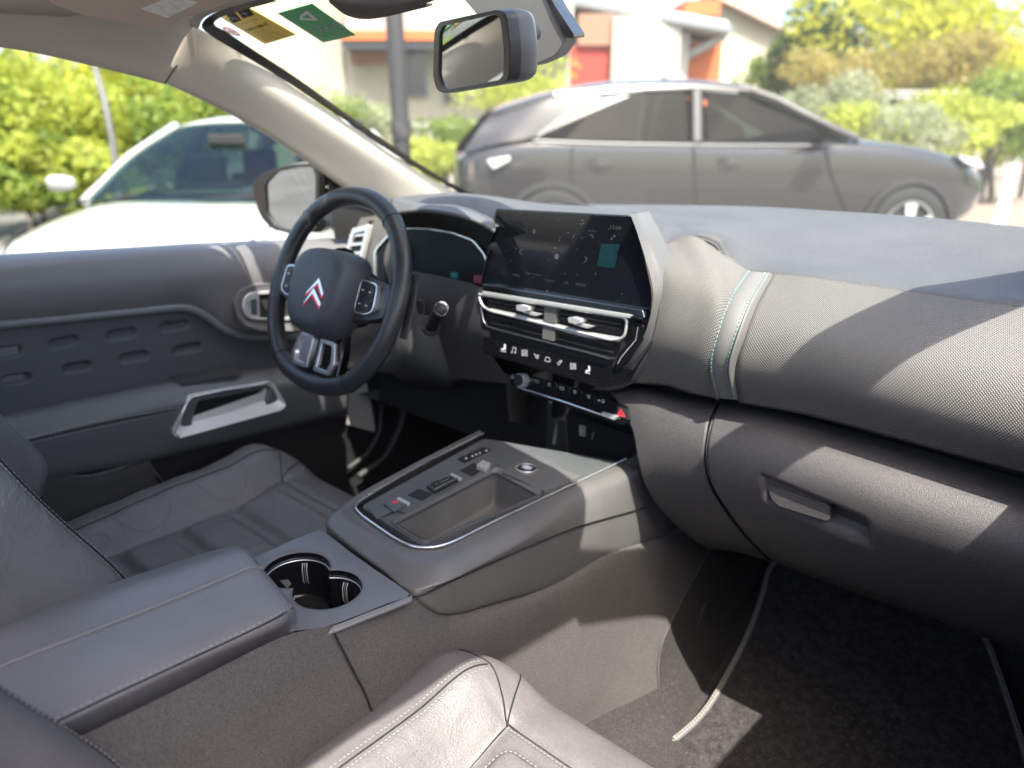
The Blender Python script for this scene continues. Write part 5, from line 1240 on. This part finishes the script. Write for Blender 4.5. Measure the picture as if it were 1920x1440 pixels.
# grey suv, side-on behind the bonnet
ang = R(5); sx_ = (HX*math.cos(ang)+HF*math.sin(ang)); sn_ = (HX*math.sin(ang)-HF*math.cos(ang))
SV = Fr(P(1300,300,d=6.45), sx_, sn_)
base = SV.O.copy(); base.z = -.02
SV = Fr(base, sx_, sn_)
MS = Matrix((SV.X, -SV.N, Vector((0,0,1)))).transposed().to_4x4(); MS.translation = base
# (mirrored basis is fine: X right, Y away, Z up is right-handed)
def sp(px_, py_): u_, v_ = SV.p(px_, py_); return u_, v_
def spx(px_, py_, y_=0):
    """local x, z where the ray meets the plane y_ metres behind the near side"""
    u_, v_ = SV.p(px_, py_, -y_); return u_, v_
low = []
for (px_, zsill, ysh, ycr, ins) in ((852,.62,300,292,.42),(866,.45,292,280,.16),(905,.34,276,268,.05),(998,.30,262,262,.0),(1120,.28,262,262,0),(1300,.28,265,265,0),(1480,.28,268,268,0),(1570,.28,266,254,0),(1640,.28,268,254,.01),(1720,.30,276,262,.03),(1790,.32,292,276,.10),(1828,.40,312,292,.22),(1846,.52,335,316,.42)):
    x_, zsh = spx(px_, ysh, ins); _, zc = spx(px_, ycr, .5)
    low.append((x_, zsill, zsh, max(zc, zsh+.005), ins))
X = lambda px_, py_, y_: (lambda q: (q[0], y_, q[1]))(spx(px_, py_, y_))
roof = []
for (px_, py_) in ((925,212),(1033,180),(1150,161),(1267,157),(1354,160),(1418,170)):
    x_, z_ = spx(px_, py_, .30); roof.append((x_, z_, .24))
bz = .03
sidew = [('rear_quarter_glass', [X(1020,249,.04), X(1127,188,.20), X(1205,174,.22), X(1205,262,.04), X(1060,262,.04)]),
         ('rear_door_glass', [X(1205,174,.22), X(1285,173,.22), X(1290,266,.04), X(1205,264,.04)]),
         ('front_door_glass', [X(1325,175,.22), X(1383,179,.22), X(1453,203,.18), X(1529,240,.08), X(1545,267,.04), X(1325,267,.04)])]
pil = [('windscreen_pillar', [X(1405,168,.25), X(1455,186,.22), X(1505,212,.15), X(1560,240,.09), X(1610,262,.06)], .035),
       ('door_pillar', [X(1306,172,.22), X(1307,268,.035)], .055),
       ('chrome_trim', [X(1008,256,.03), X(1060,216,.12), X(1127,181,.20), X(1208,169,.225), X(1300,167,.23), X(1383,174,.23)], .014),
       ('roof_edge', [X(1040,180,.24), X(1127,172,.24), X(1208,166,.24), X(1300,165,.24), X(1405,170,.25)], .03),
       ('chrome_sill', [X(1000,264,.02), X(1120,269,.015), X(1300,272,.015), X(1540,273,.015)], .012)]
Ww = 1.86
fx, fz = spx(1405,168,.25); cx2, cz2 = spx(1600,258,.1)
rx, rz = spx(925,214,.26); tx2, tz2 = spx(862,285,.2)
scr_ = [('windscreen', [[(fx,.27,fz),(fx+.06,Ww/2,fz+.02),(fx,Ww-.27,fz)], [((fx+cx2)/2,.18,(fz+cz2)/2+.04),((fx+cx2)/2+.1,Ww/2,(fz+cz2)/2+.06),((fx+cx2)/2,Ww-.18,(fz+cz2)/2+.04)], [(cx2,.10,cz2),(cx2+.14,Ww/2,cz2),(cx2,Ww-.10,cz2)]]),
        ('rear_window', [[(rx,.27,rz),(rx-.05,Ww/2,rz),(rx,Ww-.27,rz)], [(tx2+.05,.16,tz2),(tx2-.03,Ww/2,tz2),(tx2+.05,Ww-.16,tz2)]])]
wxF = spx(1704,402,0)[0]; wxR = spx(1036,405,0)[0]
suvp = mat('suv_paint', (.05,.048,.048), .22, .5, coat=.7)
suv = thing('parked_suv', 'dark grey suv parked side-on seen through the windscreen', 'car', base)
build_car(suv, MS, dict(W=Ww, low=low, roof=roof, pillars=pil, side_glass=sidew, screens=scr_, cab=(spx(985,262)[0], spx(1560,262)[0]), belt=low[5][2], wheels=[(wxF,.35),(wxR,.35)]), suvp, None, K['carglass'], K['silver'])
patch('rear_quarter_panel', [[MS @ Vector(X(*q, yy)) for q, yy in r] for r in ([((925,211),.27),((985,192),.26),((1040,178),.25),((1130,166),.25),((1200,162),.25)],[((900,240),.17),((955,228),.16),((1010,208),.18),((1100,182),.22),((1200,170),.235)],[((866,288),.12),((925,270),.04),((975,262),.03),((1010,252),.035),((1020,250),.035)])], suvp, suv, n=3, m=3)
LFc = lambda px_, py_, h=0: SV.w(*SV.p(px_, py_, h), h)
hm = mat('suv_handle', (.05,.05,.05), .3, coat=.5)
for (x_, y_) in ((1124,302),(1369,299)):
    patch('door_handle', [[SV.w(*SV.p(x_-22,y_,.01), .008), SV.w(*SV.p(x_,y_-5,.04), .035), SV.w(*SV.p(x_+24,y_,.01), .008)], [SV.w(*SV.p(x_-20,y_+8,.01), .008), SV.w(*SV.p(x_,y_+9,.04), .035), SV.w(*SV.p(x_+22,y_+8,.01), .008)]], hm, suv)
for pts in ([(1074,272),(1072,330),(1082,400)], [(1302,272),(1304,340),(1304,402)], [(1548,272),(1560,330),(1588,400)]):
    sweep('door_gap', [SV.w(*SV.p(*q, .004), .004) for q in pts], .005, K['dark'], suv, seg=4)
patch('wing_mirror', [[SV.w(*SV.p(1525,262,h), h) for h in (.02,.12,.22)], [SV.w(*SV.p(1552,245,h), h) for h in (.02,.14,.24)], [SV.w(*SV.p(1575,262,h), h) for h in (.02,.12,.22)], [SV.w(*SV.p(1550,274,h), h) for h in (.02,.12,.22)]], mat('suv_mirror', (.16,.10,.085), .3, coat=.6), suv, closedr=True, n=4, m=3)
tlm = mat('tail_lamp_glass', (.5,.48,.47), .2, coat=.8)
plate('tail_lamp', SV, [(912,300),(955,292),(958,300),(925,318)], -.06, .012, tlm, suv, r=.02, b=.004)
plate('headlamp', SV, [(1796,292),(1838,300),(1846,316),(1812,306)], -.5, -.10, mat('head_lamp_glass', (.5,.55,.6), .15, coat=.8), suv, r=.02, b=.01)
sweep('antenna', [MS @ Vector(X(1256,152,.9)), MS @ Vector(X(1240,146,.9))], .02, suvp, suv)

# white hatchback nose towards us on the left
fw = (-HF*math.cos(R(7))-HX*math.sin(R(7))); cow = P(376,374,d=4.55); b0 = cow.copy(); b0.z = -.22
lt = Vector((0,0,1)).cross(fw)          # its left, as seen from its own driver
MW = Matrix((fw, lt, Vector((0,0,1)))).transposed().to_4x4(); MW.translation = b0-lt*.84
Wh = 1.68; cz = cow.z+.22
whp = mat('white_car_paint', (.34,.345,.32), .25, coat=.6)
lowW = [(-2.35,.5,cz-.1,cz-.06,.35),(-2.25,.3,cz-.02,cz,.2),(-1.9,.22,cz,cz+.01,.05),(-1.2,.2,cz-.02,cz,0),(-.3,.2,cz-.04,cz-.02,0),(0.0,.2,cz-.06,cz,.01),(.35,.2,cz-.10,cz-.03,.02),(.7,.22,cz-.17,cz-.09,.05),(.95,.25,cz-.26,cz-.18,.16),(1.08,.35,cz-.36,cz-.30,.34)]
rz0 = cz+.415
W_d = dict(W=Wh, low=lowW, roof=[(-.80,rz0,.30),(-1.2,rz0+.03,.28),(-1.7,rz0+.0,.34),(-2.0,rz0-.08,.42)],
  pillars=[('windscreen_pillar', [(0.0,.10,cz-.03),(-.40,.20,cz+.22),(-.80,.30,rz0-.02)], .035),('door_pillar', [(-1.2,.05,cz),(-1.25,.28,rz0)], .05),('rear_pillar', [(-2.2,.20,cz),(-2.0,.42,rz0-.10)], .07)],
  side_glass=[('front_door_glass', [(-.12,.07,cz),(-.85,.29,rz0-.02),(-1.2,.27,rz0),(-1.17,.05,cz)]),('rear_door_glass', [(-1.3,.05,cz),(-1.3,.28,rz0),(-1.95,.40,rz0-.08),(-2.1,.18,cz)])],
  screens=[('windscreen', [[(0.02,.13,cz-.01),(.16,Wh/2,cz+.005),(.02,Wh-.13,cz-.01)],[(-.38,.22,cz+.23),(-.28,Wh/2,cz+.25),(-.38,Wh-.22,cz+.23)],[(-.79,.32,rz0-.015),(-.74,Wh/2,rz0+.01),(-.79,Wh-.32,rz0-.015)]]),
           ('rear_window', [[(-2.25,.28,cz),(-2.32,Wh/2,cz),(-2.25,Wh-.28,cz)],[(-2.0,.44,rz0-.08),(-2.03,Wh/2,rz0-.06),(-2.0,Wh-.44,rz0-.08)]])],
  cab=(-2.1,-.1), belt=cz, wheels=[(.42,.31),(-1.65,.31)])
whc = thing('parked_hatchback', 'white hatchback parked nose first outside the driver window', 'car', b0)
build_car(whc, MW, W_d, whp, None, glassmat('hatchback_glass', (.3,.4,.37), .06), K['silver'])
patch('dash_top', [[MW @ Vector(q) for q in ((.0,.15,cz-.03),(.1,Wh/2,cz-.02),(0,Wh-.15,cz-.03))],[MW @ Vector(q) for q in ((-.45,.15,cz-.02),(-.42,Wh/2,cz+.0),(-.45,Wh-.15,cz-.02))]], K['rubber'], whc)
for s_ in (.16, Wh-.16):
    sweep('bonnet_gap', curve([MW @ Vector((x_, s_+(d_ if s_ < 1 else -d_), z_+.004)) for x_, d_, z_ in ((.05,.0,cz-.005),(.4,.0,cz-.045),(.72,.04,cz-.115),(.95,.12,cz-.20))], 5), .006, K['dark'], whc, seg=5)
box('cabin_mirror', (-.42,Wh/2-.12,rz0-.12), (-.40,Wh/2+.12,rz0-.06), K['rubber'], whc, b=.01, M=MW)
for s_ in (-.02, Wh+.02):
    o_ = .055 if s_ > 1 else -.055
    patch('wing_mirror', [[MW @ Vector((x_*f_, s_+o_*k_, cz+.08+z_*f_)) for x_, z_ in ((-.08,.0),(-.05,.055),(.05,.05),(.06,0),(.03,-.045),(-.06,-.04))] for k_, f_ in ((-1.2,.02),(-1.15,.4),(-.9,.65),(0,.85),(.8,.88),(1.3,.75),(1.55,.45),(1.6,.02))], whp, whc, closed=True, n=3, m=3)
sweep('wiper', [MW @ Vector(q) for q in ((.08,.35,cz+.01),(-.02,.75,cz+.06),(-.06,1.25,cz+.09))], .008, K['rubber'], whc)
sweep('wiper', [MW @ Vector(q) for q in ((.12,.9,cz+.015),(.06,1.2,cz+.03),(.02,1.5,cz+.02))], .008, K['rubber'], whc)
for s_ in (.12, Wh-.12):
    patch('headlamp', [[MW @ Vector((.86-.1*k_, s_+(.02 if s_ < 1 else -.02)*k_*4, cz-.24+.03*k_)) for k_ in (0,1,2)], [MW @ Vector((1.0-.1*k_, s_+(.06 if s_ < 1 else -.06)*k_, cz-.36+.03*k_)) for k_ in (0,1,2)]], MATS['head_lamp_glass'], whc)

# ================================================================== OUTSIDE: PLANTS
def leafmat(name, col, col2):
    m_ = mat(name, col, .55, spec=.3, var=.45, vscale=2.2, col2=col2)
    b = m_.node_tree.nodes['Principled BSDF']; b.inputs['Transmission Weight'].default_value = 0
    b.inputs['Subsurface Weight'].default_value = 0
    tr = m_.node_tree.nodes.new('ShaderNodeBsdfTranslucent'); ms = m_.node_tree.nodes.new('ShaderNodeMixShader'); ms.inputs[0].default_value = .45
    tr.inputs[0].default_value = (col2[0]*1.3, col2[1]*1.3, col2[2], 1)
    out_ = m_.node_tree.nodes['Material Output']
    m_.node_tree.links.new(b.outputs[0], ms.inputs[1]); m_.node_tree.links.new(tr.outputs[0], ms.inputs[2]); m_.node_tree.links.new(ms.outputs[0], out_.inputs[0])
    return m_
GR = leafmat('green_leaves', (.10,.16,.03), (.25,.32,.07)); LM = leafmat('lime_leaves', (.26,.29,.05), (.5,.54,.12)); YL = leafmat('yellow_leaves', (.28,.30,.03), (.52,.52,.07))
DG = leafmat('dark_leaves', (.03,.06,.02), (.07,.12,.035)); RD = leafmat('reddish_leaves', (.19,.18,.05), (.38,.31,.10)); PB = leafmat('pale_leaves', (.17,.2,.09), (.4,.42,.3))
bark = mat('bark', (.09,.075,.06), .9, bump=.0, var=.3, vscale=20)
def plant(name, label, cat, c, rad, n, leaf, size, trunk=None, group=None, seed=0, lumps=9):
    """crown of leaf clumps inside an uneven set of lobes, on a stem"""
    rn = random.Random(seed); c = Vector(c); t = thing(name, label, cat, (c.x, c.y, c.z-rad[2]), group)
    lob = []
    for k in range(lumps):
        d = Vector((rn.gauss(0,1), rn.gauss(0,1), rn.gauss(0,.9))).normalized()
        f = rn.uniform(.25,.75); r_ = rn.uniform(.32,.55)
        lob.append((Vector((d.x*rad[0]*f, d.y*rad[1]*f, d.z*rad[2]*f)), r_))
    V_, F_ = [], []
    for k in range(n):
        o_, r_ = rn.choice(lob); d = Vector((rn.gauss(0,1), rn.gauss(0,1), rn.gauss(0,1))).normalized(); q = r_*rn.uniform(.55,1.06)
        p = c+o_+Vector((d.x*rad[0]*q, d.y*rad[1]*q, d.z*rad[2]*q))
        a = (d*.6+Vector((rn.gauss(0,1), rn.gauss(0,1), rn.gauss(0,1)+.4))).normalized(); b = a.orthogonal().normalized(); e = a.cross(b)
        th = rn.uniform(0,6.28); b2 = b*math.cos(th)+e*math.sin(th); e2 = a.cross(b2); s_ = size*rn.uniform(.6,1.4); kk = len(V_)
        V_ += [p-b2*s_, p+e2*s_*.5+a*s_*.15, p+b2*s_, p-e2*s_*.5]; F_.append((kk, kk+1, kk+2, kk+3))
    mesh('foliage', V_, F_, leaf, t, smooth=False)
    zb = gz(c.x, c.y)
    hs = c.z-zb; tr_ = trunk or .03
    sweep('stem', [(c.x, c.y, zb-.1), (c.x+.1*rn.gauss(0,1), c.y, zb+hs*.4), (c.x, c.y+.1, zb+hs*.8)], tr_, bark, t, seg=7, rs=[1.3,1,.6])
    for k in range(4):
        o_ = lob[k][0]; sweep('branch', [(c.x, c.y, zb+hs*.5), c+o_*.5-Vector((0,0,rad[2]*.2)), c+o_*.9], tr_*.4, bark, t, seg=5, rs=[1,.7,.3])
    return t
# the hedge left of the parked hatchback
hb = [(20,215,9.6,1.5,LM),(90,170,11.5,1.9,YL),(150,240,10.2,1.5,LM),(215,190,12.0,1.8,YL),(265,255,10.8,1.4,GR),(320,205,12.4,1.7,LM),(380,225,12.8,1.5,GR),(60,305,9.8,1.1,LM),(175,315,10.4,1.1,GR),(-60,230,9.4,1.8,GR),(30,335,9.0,.8,LM),(110,340,9.2,.8,GR),(190,338,9.4,.8,LM)]
hlb = ['lime green bush at the far left edge of the side window','tall yellow green bush rising above the hedge on the left','lime bush just left of the leaning grey post','yellow bush behind the grey post beside the hatchback','green bush directly behind the white hatchback roof edge','lime bush above the hatchback windscreen corner','darker green bush meeting the windscreen pillar','low lime bush at the foot of the left hedge','low green bush beside the hatchback wing mirror','green bush cut by the left edge of the view','lowest lime bush by the ground at the far left','lowest green bush above the hatchback wing mirror','lowest lime bush just left of the grey post foot']
for i, (px_, py_, d_, r_, lm_) in enumerate(hb):
    p_ = P(px_, py_, d=d_)
    plant('hedge_bush', hlb[i], 'bush', p_, (r_*.75, r_*.75, r_*.72), 3000, lm_, .06, group='bushes of the hedge on the left', seed=i+1)
# right hand garden
gl_ = [('yellow_tree','large yellow green tree behind the suv bonnet','tree',1700,70,15,2.3,2.0,YL,3800,.12),
       ('green_tree','dark green tree left of the yellow tree','tree',1530,95,17,1.25,1.4,DG,2400,.10),
       ('green_tree','lower dark green tree beside the cream gable','tree',1455,140,18,1.0,.9,GR,1500,.10),
       ('yellow_tree','smaller yellow tree at the right edge of the view','tree',1880,165,15.5,1.2,.95,YL,2200,.10),
       ('red_shrub','reddish brown shrub below the dark green tree','shrub',1560,150,12.5,1.0,.62,RD,1700,.07),
       ('red_shrub','reddish orange shrub in front of the yellow tree','shrub',1765,120,13,1.0,.7,RD,1700,.07),
       ('flowering_bush','pale green bush with white blossom right of the suv roof','bush',1560,205,10.8,.85,.6,PB,2000,.06),
       ('flowering_bush','pale bush with white blossom above the suv bonnet','bush',1680,225,10.2,.85,.55,PB,2000,.06),
       ('green_bush','bright green bush at the end of the suv bonnet','bush',1790,225,11,.95,.6,LM,1900,.07),
       ('green_bush','green bush at the right edge above the paving','bush',1895,215,11.5,.9,.75,GR,1900,.07),
       ('green_bush','lime bush behind the suv bonnet between blossoming bushes','bush',1620,250,10.4,.8,.45,LM,1500,.06),
       ('green_bush','small green bush left of the suv tail','bush',830,262,10,.75,.45,GR,1500,.06),
       ('green_bush','yellow green bush under the interior mirror','bush',975,165,13,1.1,.6,LM,1500,.07),
       ('green_bush','low bush beside the lamp post foot','bush',800,300,9.0,.5,.4,LM,1000,.06),
       ('pale_bush','pale bush in front of the cream house wall','bush',690,245,11.5,.7,.5,PB,1200,.06),
       ('green_bush','green bush at the right end of the side window','bush',600,225,11,.8,.5,GR,1200,.06)]
for i, (nm, lb, ct, px_, py_, d_, rw, rh, lm_, n_, sz) in enumerate(gl_):
    plant(nm, lb, ct, P(px_, py_, d=d_), (rw, rw, rh), int(n_*1.8), lm_, sz*.72, trunk=.12 if 'tree' in nm else .04, seed=40+i, lumps=14)
# far tree line closing the view
rn = random.Random(5)
V_, F_ = [], []
for k in range(9000):
    a = rn.uniform(-1.6, 1.5); d_ = rn.uniform(48, 60); p = CAM+(HF*math.cos(a)+HX*math.sin(a))*d_; p.z = .1+rn.uniform(0,1)**1.3*(2.4+.9*math.sin(a*9)+.6*math.sin(a*23))
    n_ = Vector((rn.gauss(0,1), rn.gauss(0,1), rn.gauss(0,1))).normalized(); b = n_.orthogonal().normalized(); e = n_.cross(b); s_ = .55; kk = len(V_)
    V_ += [p-b*s_, p+e*s_*.6, p+b*s_, p-e*s_*.6]; F_.append((kk, kk+1, kk+2, kk+3))
tag(mesh('far_tree_line', V_, F_, GR, smooth=False), 'hazy green line of trees closing the far background', 'tree line', kind='stuff')

# ================================================================== OUTSIDE: HOUSES, POSTS, FENCE
cream = mat('cream_render', (.38,.345,.25), .9, var=.08, vscale=.6); palew = mat('pale_render', (.38,.355,.30), .9, var=.06, vscale=.6)
redw = mat('red_render', (.36,.05,.035), .85, var=.08, vscale=.7); orw = mat('orange_render', (.5,.13,.04), .85, var=.08, vscale=.7)
brw = mat('brown_render', (.28,.16,.11), .85); fas = mat('grey_fascia', (.13,.14,.15), .6); tile = mat('roof_tiles', (.36,.26,.2), .85, var=.15, vscale=3)
pane = mat('house_pane', (.05,.06,.07), .1, coat=.5); soff = mat('white_soffit', (.42,.41,.38), .8)
def slab(name, p0, p1, d0, th, mt, par, tilt=0, d1=None, label=None):
    """block standing square behind pixel corners p0 (left top) p1 (right bottom) at depth d0 (left) .. d1 (right), th metres deep"""
    d1 = d1 or d0
    def L_(px_, py_, d_): D = ray(px_, py_); return CAM+D*(d_/D.dot(HF))
    a, b = L_(p0[0], p0[1], d0), L_(p1[0], p1[1], d1); ztop, zbot = a.z, b.z
    if zbot < .9: zbot = min(zbot, gz(b.x, b.y)-.05)
    ax = Vector((b.x-a.x, b.y-a.y, 0)); n = Vector((-ax.y, ax.x, 0)).normalized()
    if n.dot(HF) < 0: n = -n
    V_ = []
    for dd_ in (0, th):
        for (q, zz) in ((a, zbot), (b, zbot), (b, ztop-tilt), (a, ztop)): V_.append(Vector((q.x, q.y, zz))+n*dd_)
    return fixn(mesh(name, V_, [(0,1,2,3),(7,6,5,4),(0,4,5,1),(1,5,6,2),(2,6,7,3),(3,7,4,0)], mt, par, smooth=False, label=label))
h1 = thing('cream_house', 'cream rendered house with an orange red eave behind the lamp post', 'house', P(700,300,d=16))
slab('wall', (430,-120), (1065,300), 17, 5, cream, h1)
slab('eave', (640,57), (1075,75), 16, 1.2, orw, h1); slab('eave_soffit', (640,75), (1075,90), 16.1, 1.0, fas, h1)
slab('upper_wall', (640,-60), (1075,57), 16.4, 1.0, palew, h1)
slab('recess_wall', (655,90), (760,118), 16.8, .2, brw, h1)
slab('porch_post', (640,92), (655,300), 16.3, .3, palew, h1)
for (x0, y0, x1, y1) in ((500,125,535,160),(760,95,800,180),(830,115,855,190),(905,110,960,170)):
    wn_ = slab('window', (x0-3,y0-3), (x1+3,y1+3), 16.92, .06, soff, h1); slab('pane', (x0,y0), (x1,y1), 16.88, .03, pane, wn_)
h2 = thing('red_house', 'house with red and orange wall panels under a jutting grey fascia roof', 'house', P(1200,200,d=19))
slab('red_wall', (1060,85), (1165,260), 18.5, 3, redw, h2); slab('brown_wall', (1085,25), (1150,85), 18.4, 3, brw, h2)
slab('white_wall', (1150,30), (1265,260), 18.3, 3, palew, h2); slab('orange_wall', (1278,78), (1340,260), 19, 3, orw, h2)
slab('orange_gable', (1285,0), (1350,28), 19.2, 2, orw, h2); slab('wall_return', (1262,60), (1280,260), 18.6, 3, soff, h2)
rq = [P(1040,0,d=17), P(1372,46,d=16.5)]
for (nm, dy0, dy1, dd_, mt_) in (('fascia', 0, 14, 0, fas), ('roof_edge', -10, 0, .3, soff), ('soffit', 14, 18, .05, soff)):
    V_ = []
    for s_ in (0, 2.2):
        for (px_, py_, d_) in ((1030,-14+dy1,17),(1372,46+dy1,16.4),(1372,46+dy0,16.4),(1030,-14+dy0,17)): V_.append(P(px_, py_, d=d_)+HF*(s_+dd_))
    fixn(mesh(nm, V_, [(0,1,2,3),(7,6,5,4),(0,4,5,1),(1,5,6,2),(2,6,7,3),(3,7,4,0)], mt_, h2, smooth=False))
sweep('brace', [P(1275,112,d=17.5), P(1362,66,d=16.8)], .09, soff, h2)
h3 = thing('far_gable_house', 'far cream house with a sloping tiled roof left of the trees', 'house', P(1400,200,d=26))
V_ = []
for s_ in (0, 6):
    for q in ((1330,260),(1482,260),(1482,72),(1420,38),(1345,0),(1330,-8)): V_.append(P(*q, d=26)+HF*s_)
n6 = 6; fixn(mesh('wall', V_, [tuple(range(n6)), tuple(range(n6, 12))[::-1]]+[(i, (i+1) % n6, n6+(i+1) % n6, n6+i) for i in range(n6)], cream, h3, smooth=False))
V_ = []
for s_ in (-.5, 6):
    for q in ((1330,-14),(1345,-6),(1420,32),(1492,68),(1492,75),(1420,40),(1330,-4)): V_.append(P(*q, d=25.9)+HF*s_)
n6 = 7; fixn(mesh('roof', V_, [tuple(range(n6)), tuple(range(n6, 14))[::-1]]+[(i, (i+1) % n6, n6+(i+1) % n6, n6+i) for i in range(n6)], tile, h3, smooth=False))
h4 = thing('distant_roof_house', 'distant house showing only a red roof at the right edge', 'house', P(1910,120,d=30))
slab('wall', (1890,105), (2050,260), 30, 4, cream, h4); slab('roof', (1875,76), (2060,108), 29.5, 5, orw, h4)
# lamp post
lpst = thing('lamp_post', 'thick dark grey lamp post standing in front of the cream house', 'lamp post', P(752,330,d=7))
dk = mat('post_grey', (.03,.03,.03), .5)
pb = P(757,330,d=7.0); pb.z = gz(pb.x, pb.y)
sweep('pole', [pb, pb+Vector((-.01,0,1.0)), pb+Vector((-.03,0,2.0)), pb+Vector((-.05,0,3.5))], .078, dk, lpst, seg=16)
sweep('collar', [pb+Vector((-.01,0,1.1)), pb+Vector((-.01,0,1.25))], .09, dk, lpst, seg=16)
sweep('base_flange', [pb, pb+Vector((0,0,.03))], .15, dk, lpst, seg=16)
g1 = thing('grey_post', 'slim leaning grey post in front of the left hedge', 'post', P(205,300,d=8.5))
q0 = P(214,330,d=8.5); q0.z = gz(q0.x, q0.y); sweep('post_tube', [q0, P(210,260,d=8.5), P(196,190,d=8.5), P(176,120,d=8.6)], .035, mat('post_light', (.09,.09,.09), .5), g1)
sweep('foot_plate', [q0, q0+Vector((0,0,.03))], .09, MATS['post_light'], g1)
# wire fence behind the bushes on the right
fn = thing('garden_fence', 'grey panel fence with posts behind the bushes on the right', 'fence', P(1700,250,d=13))
for k in range(7):
    px_ = 1505+k*75; a = P(px_, 158+k*1.5, d=13-k*.15); b = a.copy(); b.z = gz(a.x, a.y); sweep('post', [b, a], .04, dk, fn, seg=8)
rail = mat('rail_grey', (.3,.3,.3), .6)
for y_ in (172, 182, 240): sweep('rail', [P(1505, y_, d=13), P(1955, y_+3, d=12.1)], .035, rail, fn, seg=6)
# low pale wall under the hedge
lw = thing('garden_wall', 'low pale rendered wall beyond the lamp post', 'wall', P(850,280,d=12.5))
slab('wall_block', (560,238), (1010,330), 12.8, .25, palew, lw)
slab('wall_cap', (556,232), (1014,239), 12.75, .35, soff, lw)
